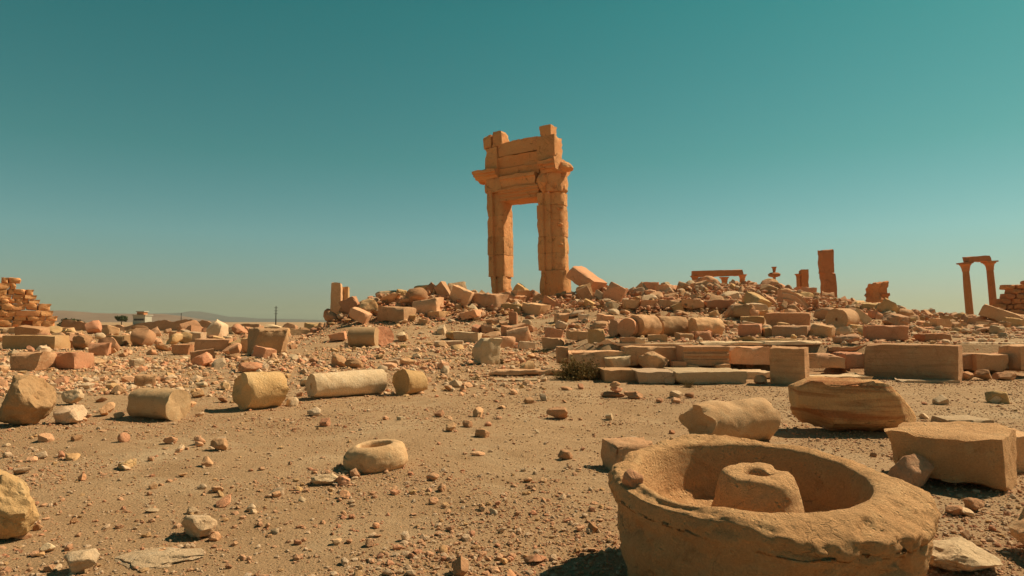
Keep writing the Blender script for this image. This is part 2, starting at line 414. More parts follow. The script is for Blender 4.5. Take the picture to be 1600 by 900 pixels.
def drum(label, px, py, L, r, yaw, mat='drum', tx=0, Y=None, mark=None, group=None, name='column_drum', cat='column drum', sink=.06, tilt=0, **kw):
    q = hit(px, py) if Y is None else at_y(px, py, Y)
    X, F = drum_geo(L, r, nseed(), **kw)
    e = Euler((0, R(tilt), R(yaw)), 'XYZ'); X0 = X @ np.array(Euler((R(tx), 0, 0)).to_matrix()).T
    loc, Zv = settle(X0, e, (q.x, q.y, q.z), sink*r)
    loc.y += r*.6
    BOXES.append((px, py, L*FPX/q.y, 2*r*FPX/q.y))
    o = link(name, mesh_from('drum', X0, F, 34), M[mat]); o.location = loc; o.rotation_euler = e
    tag(o, label, cat, group, 'thing')
    if mark: MARKS.append((mark, px, py - 20))
    return o

# ================================================================== THE SETTING
def grow(start, step, end, k):
    out = []; x = start; s = step
    while x < end: s *= k; x += s; out.append(x)
    return out
xp = list(np.arange(0, 9.01, .075)) + grow(9, .075, 26, 1.035) + grow(26, .6, 9000, 1.14)
xs = np.array([-a for a in xp[:0:-1]] + xp)
ysf = list(np.arange(2.2, 13, .075)) + grow(13, .075, 26, 1.03) + list(np.arange(26, 80, .42)) + grow(80, .5, 9500, 1.14)
ysb = [2.2 - a for a in grow(0, .2, 200, 1.4)]
ys = np.array(ysb[::-1] + ysf)
GX, GY = np.meshgrid(xs, ys); GZ = hgt(GX, GY)
GV = np.stack([GX, GY, GZ], -1).reshape(-1, 3); nx_, ny_ = len(xs), len(ys)
I = np.arange(nx_*ny_).reshape(ny_, nx_)
GF = np.stack([I[:-1, :-1], I[:-1, 1:], I[1:, 1:], I[1:, :-1]], -1).reshape(-1, 4)
def mesh_np(name, V, Q, smooth=True, mats=None):
    me = bpy.data.meshes.new(name); k = Q.shape[1]
    me.vertices.add(len(V)); me.vertices.foreach_set('co', np.ascontiguousarray(V, np.float32).ravel())
    me.loops.add(Q.size); me.loops.foreach_set('vertex_index', np.ascontiguousarray(Q, np.int32).ravel())
    me.polygons.add(len(Q)); me.polygons.foreach_set('loop_start', np.arange(0, Q.size, k, dtype=np.int32))
    me.polygons.foreach_set('loop_total', np.full(len(Q), k, np.int32)); me.polygons.foreach_set('use_smooth', np.full(len(Q), smooth))
    if mats is not None: me.polygons.foreach_set('material_index', mats.astype(np.int32))
    me.update(); return me
ground = link('ground', mesh_np('ground', GV, GF), M['ground']); tag(ground, kind='structure')

# bare hills on the horizon, two ranges
def ridge(name, mat, Y, prof, depth, seed):
    """prof: (px, py) skyline in the photograph, at distance Y; a solid ridge with sloping flanks"""
    px = np.linspace(prof[0][0], prof[-1][0], 120); py = np.interp(px, [p[0] for p in prof], [p[1] for p in prof])
    V = []; rows = 9
    for r in range(rows + 1):
        t = r/rows*2 - 1
        for i in range(len(px)):
            q = at_y(px[i], py[i], Y); zz = max(q.z, 0)*(1 - abs(t))**.8
            x, y = q.x, Y + t*depth
            zz = zz*(1 + .22*float(fbm(np.array([x*.004, y*.004, seed]), seed, 4))) if zz > 0 else -3
            V.append((x, y, max(zz, -3) if abs(t) < 1 else -3))
    n = len(px); F = [[r*n + i, r*n + i + 1, (r+1)*n + i + 1, (r+1)*n + i] for r in range(rows) for i in range(n - 1)]
    o = link(name, mesh_from(name, V, F, 0), mat); tag(o, kind='structure'); return o
ridge('hill', M['hill_red'], 3400, [(-260, 492), (-60, 488), (60, 486), (130, 486.5), (175, 489), (230, 489), (270, 493), (300, 498), (330, 503)], 420, 3)
ridge('hill', M['hill_grey'], 5600, [(-160, 491), (40, 489), (150, 490), (225, 490), (262, 486.5), (300, 485), (322, 489), (350, 494), (400, 497), (470, 499), (560, 501), (620, 503)], 700, 8)

# ================================================================== THE GATE
GT = R(30)
gq = at_y(764, 462, 55.6); gq.z = H(gq.x, gq.y) - .3
gate = empty('temple_gate', gq, 'tall ruined temple gateway standing alone on the rubble mound against the sky', 'gateway')
gate.rotation_euler = (0, R(-1.45), -GT)
GS = 1.09; gate.scale = (GS, GS, GS); gate.location = (gq.x*GS, gq.y*GS, CAMZ + (gq.z - CAMZ)*GS)      # stands 60 m off, behind the heap of its own rubble
MARKS.append(('the tall gateway', 822, 400))
gz0 = gq.z
def gp(name, poly, z0, z1, label=None, rough=.05, chip=.16, cell=.3, mat='gate', parent=None, zend=1.0):
    V, F = prism_geo(poly, z0 - gz0, z1 - gz0, nseed(), cell, rough, chip, zend)
    o = link(name, mesh_from(name, V, F, 34), M[mat], parent or gate)
    if label: o['label'] = label
    return o
def gbar(name, prof, u0, u1, label=None, rough=.035, chip=.10, cell=.3, mat='gate', drop=0.0):
    """moulding: outline given in (v, z), run along the facade from u0 to u1"""
    V, F = prism_geo(prof, u0, u1, nseed(), cell, rough, chip)
    W = np.stack([V[:, 2], V[:, 0], V[:, 1] - gz0], 1)
    W[:, 2] -= drop*(W[:, 0] - u0)
    o = link(name, mesh_from(name, W, F, 34), M[mat], gate)
    if label: o['label'] = label
    return o
# left pier: two fasciae in front, the jamb face turned to the opening; five drums of stone
def left_poly(x0=0.0, x1=1.35, d=1.9, f=.26): return [(x0, 0), (x0 + .52, 0), (x0 + .55, f), (x1 - .12, f), (x1, f + .12), (x1, d), (x0, d)]
zz = [5.32, 7.1, 8.6, 10.3, 12.2]
for i in range(4): gp('pier_block', left_poly(0, 1.35), zz[i], zz[i+1] - .012, cell=.2, chip=.09, zend=.3, rough=.04)
gp('pier_base', [(.2, .1), (.62, .1), (.66, .3), (1.2, .3), (1.3, .5), (1.22, 1.7), (.2, 1.7)], 2.6, 5.31, 'narrower eroded foot of the left pier', rough=.12, chip=.25, cell=.2)
# right pier: three stepped fasciae and a broken end
def right_poly(d=0.0): return [(4.62, .02), (5.14, 0), (5.18, .22), (5.66, .22), (5.70, .44), (5.94 + d, .44), (6.2 + d, .6), (6.5 + d, 1.0), (6.4 + d, 1.95), (4.62, 1.95)]
zz = [5.55, 6.9, 8.2, 9.5, 10.7, 11.7]
for i in range(5): gp('pier_block', right_poly(.03*((i*7) % 3 - 1)), zz[i], zz[i+1] - .012, cell=.2, chip=.10, rough=.045, zend=.3)
gp('pier_base', [(4.72, .02), (5.14, 0), (5.2, .12), (5.8, .16), (6.15, .45), (6.58, .95), (6.48, 1.95), (4.72, 1.95)], 2.4, 5.53, 'rougher lower part of the right pier', rough=.07, chip=.2, cell=.24)
for z in (9.1, 10.4, 7.5):     # eroded dowel pockets with their stone plugs on the broken end
    X, F = rock_geo((.42, .34, .26), nseed(), 3, 8)
    o = link('stone_plug', mesh_from('plug', X, F), M['gate'], gate); o.location = (6.34, .62, z - gz0)
# capital of the left pier, lintel, frieze, mouldings
gp('pier_capital', [(-.12, -.1), (.75, -.1), (1.4, .02), (1.4, 1.9), (-.12, 1.9)], 12.21, 13.45, cell=.2, rough=.06, chip=.2)
gbar('door_lintel', [(.22, 11.45), (.22, 11.72), (.12, 11.76), (.12, 12.0), (.0, 12.05), (.0, 12.2), (-.08, 12.24), (-.08, 12.4), (1.8, 12.4), (1.8, 11.35)], 1.1, 4.75, 'lowest lintel with a stepped moulding over the opening', cell=.2)
gbar('frieze_block', [(.2, 12.42), (.1, 12.6), (.02, 13.0), (-.02, 13.1), (-.14, 13.14), (-.14, 13.38), (1.8, 13.38), (1.8, 12.42)], 1.32, 4.55, cell=.22)
gbar('dark_moulding', [(.42, 13.4), (.30, 13.75), (.12, 14.02), (1.8, 14.02), (1.8, 13.4)], 1.05, 4.75, 'deeply undercut moulding', cell=.2)
gbar('cornice_end', [(.0, 13.42), (-.12, 13.6), (-.34, 13.66), (-.36, 13.8), (-.56, 13.84), (-.6, 14.05), (-.2, 14.12), (1.9, 14.1), (1.9, 13.42)], -1.05, 1.12, 'broken cornice jutting out past the left pier', cell=.17, rough=.05, chip=.2)
X, F = rock_geo((1.25, 1.7, 1.85), nseed(), 4, 9, rough=.04)
o = link('console_bracket', mesh_from('console', X, F), M['gate'], gate); o.location = (5.1, .42, 12.55 - gz0)
gp('pier_capital', [(5.5, .0), (6.15, .15), (6.65, .8), (6.5, 1.9), (5.4, 1.9)], 11.72, 13.35, cell=.2, rough=.07, chip=.25)
gbar('cornice_end', [(.0, 13.2), (-.1, 13.42), (-.34, 13.5), (-.36, 13.72), (-.58, 13.78), (-.62, 14.05), (-.2, 14.2), (1.95, 14.2), (1.95, 13.2)], 5.05, 6.6, 'broken cornice over the right pier', cell=.17, rough=.06, chip=.22)
X, F = rock_geo((1.5, 1.5, .95), nseed(), 4, 8, rough=.06)
o = link('cornice_stub', mesh_from('stub', X, F), M['gate'], gate); o.location = (6.62, .9, 13.62 - gz0); o.rotation_euler = (.1, .25, 0)
gbar('upper_course', [(.12, 14.04), (.2, 14.2), (.0, 15.0), (1.6, 15.02), (1.6, 14.04)], 1.05, 4.8, cell=.22)
gbar('upper_course', [(.04, 15.06), (-.02, 16.1), (1.5, 16.12), (1.5, 15.06)], 1.2, 4.85, 'topmost long block between the corner stones', cell=.25, drop=-.03)
gp('corner_block', [(-.06, -.1), (1.1, -.1), (1.15, .1), (1.1, 1.7), (-.06, 1.7)], 14.05, 15.9, cell=.25)
gp('top_block', [(.62, -.15), (1.62, -.12), (1.6, 1.2), (.62, 1.3)], 15.95, 17.2, cell=.2, chip=.25)
gp('top_block', [(-.3, -.12), (.58, -.14), (.58, 1.2), (-.3, 1.2)], 15.88, 17.0, 'chipped top stone with a notched corner', cell=.2, chip=.55, rough=.1)
gp('corner_block', [(4.78, -.02), (6.3, .05), (6.25, 1.7), (4.78, 1.6)], 14.22, 16.15, cell=.25, chip=.2)
gp('top_block', [(4.95, .0), (6.0, .05), (6.0, 1.2), (4.95, 1.2)], 16.16, 17.0, 'small stone perched highest of all', cell=.2, chip=.22)

# ================================================================== OTHER STANDING RUINS
def block_wall(name, label, cat, Y, rows, depth, mat, rowh, seed, hole=None, mark=None, yaw=0.0, zbase=None):
    """a ruined ashlar wall: rows = skyline given as (px, py) in the photograph; every block a part"""
    rng = np.random.default_rng(seed)
    px = [p[0] for p in rows]; py = [p[1] for p in rows]
    cy, sy = math.cos(R(yaw)), math.sin(R(yaw)); PR = at_y(px[-1], 500, Y); wl_ = 1.0
    while 800 + FPX*(PR.x - wl_*cy)/(Y - wl_*sy) > px[0] and wl_ < 60: wl_ += .25
    LX, LY = PR.x - wl_*cy, Y - wl_*sy
    z0 = (zbase if zbase is not None else min(H(LX, LY), H(PR.x, Y))) - .3
    t = empty(name, (LX, LY, z0), label, cat, rz=R(yaw)); n = 0
    z = 0.0; r = 0; miss = 0; lib = [block_geo((1, 1, 1), seed*50 + k, cell=.2, chip=.15, rough=.07, skew=.05) for k in range(6)]
    lib = [mesh_from('wall_stone', X, F) for X, F in lib]
    while True:
        h = rowh*rng.uniform(.8, 1.2); x = -rng.uniform(0, 1); made = 0
        while x < wl_:
            w = rowh*rng.uniform(.9, 2.1); xm = x + w/2; wx, wy = LX + xm*cy, LY + xm*sy; xx = 800 + FPX*wx/wy
            top = at_y(xx, np.interp(xx, px, py), wy).z - z0; pyc = 503 - (z + h/2 + z0 - CAMZ)*FPX/wy
            skip = hole and hole[0] < xx < hole[1] and hole[2] < pyc < hole[3]
            if z + h*.4 < top and not skip and xm < wl_:
                o = link('wall_stone', lib[int(rng.integers(6))], M[mat], t); n += 1; made += 1
                o.location = (xm, rng.uniform(-.24, .24)*rowh, z + h/2); o.scale = (w*1.02, depth, h*1.035); o.rotation_euler = (rng.uniform(-.02, .02), rng.uniform(-.015, .015), rng.uniform(-.10, .10))
            x += w
        z += h; r += 1; miss = 0 if made else miss + 1
        if miss > 3 or r > 26 or n > 290: break
    if mark: MARKS.append((mark, sum(px)/len(px), max(py)))
    return t
lw = block_wall('ruined_wall', 'stepped orange ruined wall with a doorway at the edge of the plain', 'ruined wall', 118,
    [(-120, 420), (-60, 436), (-8, 444), (2, 444), (5, 432), (21, 432), (24, 449), (38, 453), (50, 458), (58, 468), (70, 478), (82, 484), (90, 488), (93, 512)], 1.5, 'gate', .92, 4, hole=(33, 51, 492, 512), mark='the stepped orange wall', yaw=36)
DX = next(u for u in np.arange(0, 60, .1) if 800 + FPX*(lw.location.x + u*math.cos(R(36)))/(lw.location.y + u*math.sin(R(36))) > 42)
o = link('door_lintel', mesh_from('lintel', *block_geo((3.2, 1.8, .9), nseed())), M['far'], lw); o.location = (DX, -.1, at_y(0, 489, 110).z - lw.location.z)
o = link('door_recess', mesh_from('recess', *block_geo((2.6, .8, 3.2), nseed())), M['far'], lw); o.location = (DX, 1.0, at_y(0, 504, 110).z - lw.location.z)
X, F = block_geo((17, 2.2, 1.0), nseed(), cell=.5, chip=.3, rough=.06, maxn=34)
o = link('low_wall', mesh_from('low', X, F), M['tan']); q = at_y(20, 521, 96); o.location = (q.x, 96, .35); tag(o, 'low straight course of pale stone below the stepped orange wall', 'wall', kind='thing')
block_wall('ruined_wall', 'dark stepped wall of small blocks behind the pair of linked columns', 'ruined wall', 74,
    [(1557, 492), (1559, 474), (1564, 470), (1566, 461), (1572, 459), (1573, 450), (1576, 449), (1577, 442), (1596, 443), (1600, 441), (1660, 440), (1700, 446)], 1.3, 'far', .52, 9, mark='the dark stepped wall', zbase=1.0)
# long low mud-coloured wall along the plain
def low_wall(label, pxa, pxb, py0, Y, h, seed):
    a, b = at_y(pxa, 510, Y).x, at_y(pxb, 510, Y).x; n = int((b - a)/.5); V = []; so = seed*2.7
    prof = h*(.75 + .45*fbm(np.stack([np.arange(n)*.11 + so, np.zeros(n), np.zeros(n)], 1), seed, 5))
    for i in range(n):
        x = a + (b - a)*i/(n - 1); p = max(prof[i], .25)
        if i in (0, n - 1): p *= .3
        nz = fbm(np.array([[x*.9, 0, so], [x*.9, 3, so], [x*.9, 6, so]]), seed + 2, 3)*.22
        V += [(x, Y - .75 + nz[0], -.2), (x, Y - .5 + nz[1], p*.55), (x, Y - .3 + nz[2], p), (x, Y + .4, p*.96), (x, Y + .6, -.2)]
    F = [[i*5 + j, (i+1)*5 + j, (i+1)*5 + j + 1, i*5 + j + 1] for i in range(n - 1) for j in range(4)] + [[0, 1, 2, 3, 4], [(n-1)*5 + k for k in (4, 3, 2, 1, 0)]]
    o = link('low_wall', mesh_from('low_wall', V, F, 30), M['tan']); tag(o, label, 'wall', kind='thing')
low_wall('long low ragged orange wall running along the far edge of the plain', 96, 410, 505, 128, 1.9, 5)
low_wall('low ragged orange wall ending at the left foot of the mound', 392, 512, 505, 84, 1.5, 8)
def far_block(pxa, pxb, pya, pyb, Y, d, seed, **kw):
    a, b = at_y(pxa, pya, Y), at_y(pxb, pyb, Y); return block_geo((b.x - a.x, d, a.z - b.z), seed, **kw), ((a.x + b.x)/2, Y, (a.z + b.z)/2)
def col_profile(r, h, cap=True): return [(r*1.25, 0), (r*1.25, .25), (r*1.02, .4), (r, h*.3), (r*.94, h*.75), (r*.86, h)]
def cap_profile(r, h): return [(r*.86, 0), (r*.95, h*.1), (r*.92, h*.2), (r*1.05, h*.5), (r*1.25, h*.75), (r*1.6, h*.9), (r*1.6, h)]
# two leaning columns joined by an architrave
def linked_columns():
    Y = 88; s = Y/FPX
    cl, cr = at_y(1517, 503, Y), at_y(1555, 500, Y); zb = H(cl.x, Y) - .3
    t = empty('linked_columns', (cl.x, Y, zb), 'two slender leaning columns still joined by one architrave block on top', 'columns')
    t.rotation_euler = (0, R(-3.2), 0)
    for x in (0, cr.x - cl.x):
        r = 5.4*s; zt = at_y(0, 424, Y).z - zb
        c = link('shaft', mesh_from('shaft', *lathe_geo(col_profile(r, zt), 24, nseed(), .03)), M['far'], t); c.location = (x, 0, 0)
        k = link('capital', mesh_from('capital', *lathe_geo(cap_profile(r, 12*s), 24, nseed(), .06), 30), M['far'], c); k.location = (0, 0, zt)
        k = link('abacus', mesh_from('abacus', *block_geo((r*3.1, r*3.1, 2.4*s), nseed(), chip=.1)), M['far'], c); k.location = (0, 0, zt + 13*s)
    w = cr.x - cl.x
    o = link('architrave', mesh_from('arch', *block_geo((w*.92, 1.1, 9*s), nseed(), chip=.12, rough=.03)), M['far'], t); o.location = (w*.5, 0, zt + 18.4*s)
    MARKS.append(('the two linked columns', 1530, 470))
linked_columns()
def pillar(label, name, pieces, Y, lean=0, mat='far', mark=None, cat='pillar'):
    """pieces from the top: (px0, px1, py0, py1); the lowest runs down to the ground"""
    c = at_y((pieces[-1][0] + pieces[-1][1])/2, pieces[-1][3], Y); zb = H(c.x, Y) - .2
    t = empty(name, (c.x, Y, zb), label, cat); t.rotation_euler = (0, R(lean), 0)
    for i, (a, b, p0, p1) in enumerate(pieces):
        A, B = at_y(a, p0, Y), at_y(b, p1, Y); bot = 0 if i == len(pieces) - 1 else B.z - zb
        X, F = block_geo((B.x - A.x, (B.x - A.x)*.9, A.z - zb - bot - .01), nseed(), cell=(B.x - A.x)/6, chip=.12, rough=.03, skew=.03, maxn=20)
        o = link('pillar_block', mesh_from('pillar_block', X, F), M[mat], t); o.location = ((A.x + B.x)/2 - c.x, 0, (A.z - zb + bot)/2)
    if mark: MARKS.append((mark, (pieces[0][0] + pieces[0][1])/2, pieces[-1][3]))
pillar('tall square red-brown pillar of two offset blocks rising alone above the rubble', 'tall_pillar', [(1281, 1300, 390, 427), (1284, 1304, 427, 458)], 70, mark='the tall square pillar')
pillar('short square pillar stub standing above the left end of the rubble heap', 'pillar_stub', [(519, 535, 441.5, 482)], 52, lean=-1, mat='tan', mark='the short square pillar stub')
pillar('thinner rounded stub right behind the short square pillar at the heap\'s left end', 'pillar_stub', [(533, 545, 449, 484)], 52.6, mat='ochre')
pillar('square stub touching the small capital, left of the tall square pillar', 'pillar_stub', [(1250, 1262, 423, 460)], 74)
def capital_column(label, px, pytop, pybase, wpx, Y, mat='far', base=False, h=None):
    c = at_y(px, pybase, Y); zb = H(c.x, Y) - .2; s = Y/FPX; zt = at_y(px, pytop, Y).z - zb; r = wpx*s/2
    t = empty('broken_column', (c.x, Y, zb), label, 'column')
    ch = h*s
    link('shaft', mesh_from('shaft', *lathe_geo(col_profile(r, zt - ch), 20, nseed(), .03)), M[mat], t)
    k = link('capital', mesh_from('capital', *lathe_geo(cap_profile(r*1.05, ch), 20, nseed(), .05), 30), M[mat], t); k.location = (0, 0, zt - ch)
    return t
capital_column('small column with a flaring capital beside the square stub', 1248, 428, 455, 7, 74, h=7)
t = capital_column('thin hourglass-shaped column top poking up behind the rounded boulder', 1210, 417, 440, 5, 76, h=6)
k = link('base_ring', mesh_from('ring', *lathe_geo([(.3, 0), (.62, .1), (.66, .35), (.4, .5)], 20, 3, .04)), M['far'], t); k.location = (0, 0, at_y(0, 433, 76).z - t.location.z)
def low_colonnade():
    Y = 80; s = Y/FPX; q = at_y(1120, 445, Y); zb = H(q.x, Y) - .3
    t = empty('low_colonnade', (q.x, Y, zb), 'row of squat columns carrying a long architrave behind the rubble crest', 'colonnade')
    for px, pt in ((1086, 431), (1132, 433), (1160, 429)):
        x = at_y(px, 440, Y).x - q.x; r = 4.6*s; zt = at_y(px, pt, Y).z - zb
        c = link('column_shaft', mesh_from('shaft', *lathe_geo(col_profile(r, zt - 8*s), 20, nseed(), .03)), M['far'], t); c.location = (x, 0, 0)
        k = link('capital', mesh_from('capital', *lathe_geo(cap_profile(r, 8*s), 20, nseed(), .05), 30), M['far'], c); k.location = (0, 0, zt - 8*s)
    a, b = at_y(1080, 424, Y), at_y(1157, 421, Y)
    o = link('architrave', mesh_from('arch', *block_geo((b.x - a.x, .95, 9.5*s), nseed(), cell=.3, chip=.15, rough=.03, maxn=24)), M['far'], t)
    o.location = ((a.x + b.x)/2 - q.x, 0, at_y(0, 427.3, Y).z - zb); o.rotation_euler = (0, R(-2.2), 0)
    MARKS.append(('the low colonnade', 1122, 440))
low_colonnade()
def dark_ruin():
    Y = 66; q = at_y(1366, 480, Y); zb = H(q.x, Y) - .3; t = empty('broken_pier', (q.x, Y, zb), 'craggy dark broken pier at the right end of the big rubble mound', 'broken pier')
    for a, b, p0, d in ((1352, 1371, 449, 1.3), (1364, 1381, 443, 1.5), (1368, 1383, 462, 1.8)):
        A, B = at_y(a, p0, Y), at_y(b, p0, Y); X, F = block_geo((B.x - A.x, d, A.z - zb), nseed(), cell=.2, chip=.5, rough=.16, skew=.1, cuts=2, maxn=22)
        o = link('pier_fragment', mesh_from('frag', X, F), M['far'], t); o.location = ((A.x + B.x)/2 - q.x, (a - 1360)*.03, (A.z - zb)/2)
    MARKS.append(('the craggy dark pier', 1366, 470))
dark_ruin()

# far beyond the plain: a white lookout building, a tree, masts, a palm thicket
def lookout():
    Y = 420; s = Y/FPX; q = at_y(217, 500, Y); t = empty('lookout_building', (q.x, Y, 0), 'small white flat-roofed building with a little tower, far across the plain', 'building')
    zt = at_y(0, 493, Y).z; w = 19*s
    link('wall', mesh_from('wall', *boxes_geo([(-w/2, 0, -.5, w/2, 8, zt)])), M['plaster'], t)
    r = link('roof', mesh_from('roof', *boxes_geo([(-w/2 - .5, -.6, zt, w/2 + .5, 8.6, zt + .5)])), M['plaster'], t)
    tw = link('tower', mesh_from('tower', *boxes_geo([(-2.1, 1.5, zt + .503, 2.1, 6, at_y(0, 487.5, Y).z)])), M['far'], t)
    link('tower_roof', mesh_from('troof', *boxes_geo([(-2.6, 1, at_y(0, 487.5, Y).z + .003, 2.6, 6.5, at_y(0, 486, Y).z)])), M['plaster'], t)
    for k in range(5):
        o = link('window', mesh_from('window', *boxes_geo([(-.55, -.06, -.6, .55, .1, .6)])), M['dark_glass'], t); o.location = (-w/2 + 1.3 + k*(w - 2.6)/4, 0, zt*.55)
lookout()
def leafy(label, name, cat, loc, rx, rz, n, leaf, mat, seed, trunk=.3, group=None):
    rng = np.random.default_rng(seed); t = empty(name, loc, label, cat, group); V = []; F = []
    for _ in range(9):
        pass
    cl = [(rng.uniform(-.7, .7)*rx, rng.uniform(-.7, .7)*rx, rz*rng.uniform(.45, 1.0), rng.uniform(.28, .5)*rx) for _ in range(14)]
    for _ in range(n):
        cx, cy, cz, cr = cl[int(rng.integers(len(cl)))]; d = rng.normal(size=3); d /= np.linalg.norm(d); c = np.array((cx, cy, cz)) + d*cr*rng.uniform(.55, 1.05)*np.array((1, 1, .8))
        c[2] = max(c[2], .05)
        u = rng.normal(size=3); u /= np.linalg.norm(u); w = np.cross(u, d); w /= max(np.linalg.norm(w), 1e-6); L = leaf*rng.uniform(.6, 1.3); b = len(V)
        V += [tuple(c - u*L), tuple(c + w*L*.4), tuple(c + u*L), tuple(c - w*L*.4)]; F.append([b, b+1, b+2, b+3])
    link('trunk', mesh_from('trunk', *lathe_geo([(rx*.09, -.2), (rx*.07, rz*.4), (rx*.04, rz*.8)], 8, seed, .01)), M['bark'], t)
    link('crown', mesh_from('crown', V, F, 0), M[mat], t); return t
q = at_y(190, 499, 380); leafy('dark round tree just left of the small white building', 'tree', 'tree', (q.x, 380, 0), 3.4, 4.6, 1200, .45, 'green', 3)
for i, (px, h) in enumerate(((101, 3.2), (109, 3.8), (118, 3.4), (124, 2.8))):
    leafy(('leftmost', 'second', 'third', 'rightmost')[i] + ' dark bush in the thicket beside the stepped orange wall', 'bush', 'bush', (at_y(px, 510, 134).x, 134, 0), 1.15, h*.55, 700, .2, 'green', 20 + i, group='dark bushes beside the far wall')
def mast(label, px, py0, py1, Y, arms):
    q = at_y(px, py1, Y); zt = at_y(px, py0, Y).z; t = empty('utility_pole', (q.x, Y, 0), label, 'pole')
    link('pole', mesh_from('pole', *lathe_geo([(.3, 0), (.17, zt)], 8)), M['metal'], t)
    for k in range(arms): link('crossarm', mesh_from('arm', *boxes_geo([(-.75, -.08, zt - .9 - k*1.3, .75, .08, zt - .72 - k*1.3)])), M['metal'], t)
mast('dark pole with short crossarms standing left of the mound', 431, 478, 500, 300, 3)
mast('thin far mast on the plain in front of the grey hills', 283, 489, 500, 420, 0)

# ================================================================== THE FOREGROUND BASIN
def basin():
    N = 264; q = Vector((1.545, 4.42, 0)); t = empty('stone_basin', q, 'big round stone basin with a worn thick rim and a hollow boss inside', 'stone basin')
    t.rotation_euler = (R(4.8), R(-.6), R(8)); t.location.z = -.03
    prof = []                                     # (radius, height, blend towards the off-centre inner circle)
    P0 = [(0.0, -.06, 0), (.78, -.06, 0), (.825, 0, 0), (.875, .25, 0), (.935, .55, 0), (.955, .655, 0), (.94, .71, 0), (.885, .738, .15), (.81, .75, .5), (.74, .747, .9), (.70, .73, 1), (.682, .68, 1), (.655, .56, 1), (.62, .44, 1), (.56, .385, 1), (.37, .37, 1), (.17, .37, 1), (0.0, .37, 1)]
    for (r0, z0, b0), (r1, z1, b1) in zip(P0[:-1], P0[1:]):
        k = max(1, int(math.hypot(r1 - r0, z1 - z0)/.0145))
        for j in range(k): u = j/k; prof.append((r0 + (r1-r0)*u, z0 + (z1-z0)*u, b0 + (b1-b0)*u))
    prof.append(P0[-1]); m = len(prof); pr = np.array(prof)
    th = np.arange(N)*2*math.pi/N
    T, K = np.meshgrid(th, np.arange(m)); r = pr[K, 0]; z = pr[K, 1].copy(); b = pr[K, 2]
    ring = np.stack([np.cos(T), np.sin(T), np.zeros_like(T)], -1)
    outer = 1 - b
    wob = 1 + outer*(.035*fbm(ring*1.3 + 4, 3, 3) - .07*SS((np.cos(T - R(200)) - .80)/.2)*SS((z - .3)/.2) + .03*np.cos(T - R(330)))
    X = np.stack([r*wob*np.cos(T) - b*.05, r*wob*np.sin(T) + b*.015, z], -1)
    wall = outer*SS((z + .06)/.1)
    rim = np.exp(-((r - .825)/.14)**2)*(z > .6)
    n1 = fbm(X*2.2 + 3, 11, 5); n2 = fbm(X*7 + 5, 12, 5); rid = 1 - np.abs(fbm(X*np.array([3.2, 3.2, 5]) + 9, 13, 4))
    right = SS((np.cos(T - R(-22)) + .15)/.7)            # the right flank is rough-hewn
    n3 = fbm(X*18 + 2, 19, 4)
    dr = wall*(.028*n1 + .020*n2*(.7 + .8*right) + .011*n3) - wall*(.012 + .022*right)*SS((rid - .70)/.28) - wall*.02*np.clip(fbm(X*np.array([4, 4, 7]) + 21, 23, 4), 0, 1)
    dr = dr - wall*.03*SS((.9 - np.abs(fbm(X*1.1 + 2, 14, 3))*8))*SS((.58 - z)/.05)
    X[..., 0] += dr*np.cos(T); X[..., 1] += dr*np.sin(T)
    chip = np.clip(fbm(X*3.1 + 1, 15, 5) + .05, 0, 1)*(rim)*.05*(outer + .35)
    X[..., 2] += rim*(.018*n1 + .012*n2 + .007*n3) - chip
    X[..., 2] -= .075*rim*SS((np.cos(T - R(197)) - .78)/.22)      # low worn notch at the left
    X[..., 2] -= right*SS((r - .76)/.17)*(z > .6)*.045
    inn = b*(r < .70)
    X[..., 2] += inn*.012*n2*(r < .58); X[..., 0] += inn*.007*n2*np.cos(T); X[..., 1] += inn*.007*n2*np.sin(T)
    V = X.reshape(-1, 3); I = np.arange(N*m).reshape(m, N); J = np.roll(I, -1, 1)
    F = np.stack([I[:-1], J[:-1], J[1:], I[1:]], -1).reshape(-1, 4)
    o = link('basin_body', mesh_np('basin_body', V, F), M['basin'], t)
    bp = [(0, .2), (.31, .2), (.297, .28), (.262, .44), (.235, .54), (.222, .58), (.208, .604), (.185, .615), (.14, .618), (.102, .616), (.09, .60), (.077, .555), (.072, .52), (.035, .515), (0, .515)]
    pr2 = []
    for (r0, z0), (r1, z1) in zip(bp[:-1], bp[1:]):
        k = max(1, int(math.hypot(r1 - r0, z1 - z0)/.012))
        for j in range(k): pr2.append((r0 + (r1-r0)*j/k, z0 + (z1-z0)*j/k))
    pr2.append(bp[-1]); n = 120; m2 = len(pr2); p2 = np.array(pr2); T, K = np.meshgrid(np.arange(n)*2*math.pi/n, np.arange(m2))
    r = p2[K, 0]; z = p2[K, 1].copy(); X = np.stack([r*np.cos(T), r*np.sin(T), z], -1)
    n2 = fbm(X*9 + 2, 21, 5); top = SS((z - .54)/.05)*(r > .07)
    X[..., 2] -= top*np.clip(fbm(X*6 + 8, 22, 4) - .12, 0, 1)*.03; X[..., 2] += top*.008*n2
    g = SS((np.cos(T - R(20)) - .95)/.05)*(r > .1)*top; X[..., 2] -= g*.016          # broken spout groove
    X[..., 0] += .008*n2*np.cos(T)*(r > .1); X[..., 1] += .008*n2*np.sin(T)*(r > .1)
    I = np.arange(n*m2).reshape(m2, n); J = np.roll(I, -1, 1)
    c = link('central_boss', mesh_np('boss', X.reshape(-1, 3), np.stack([I[:-1], J[:-1], J[1:], I[1:]], -1).reshape(-1, 4)), M['basin'], t)
    c.location = (-.01, -.03, .135)
    MARKS.append(('the big stone basin', 1200, 790)); return t
basin()
X, F = rock_geo((.128, .115, .125), nseed(), 4, 12, rough=.03)
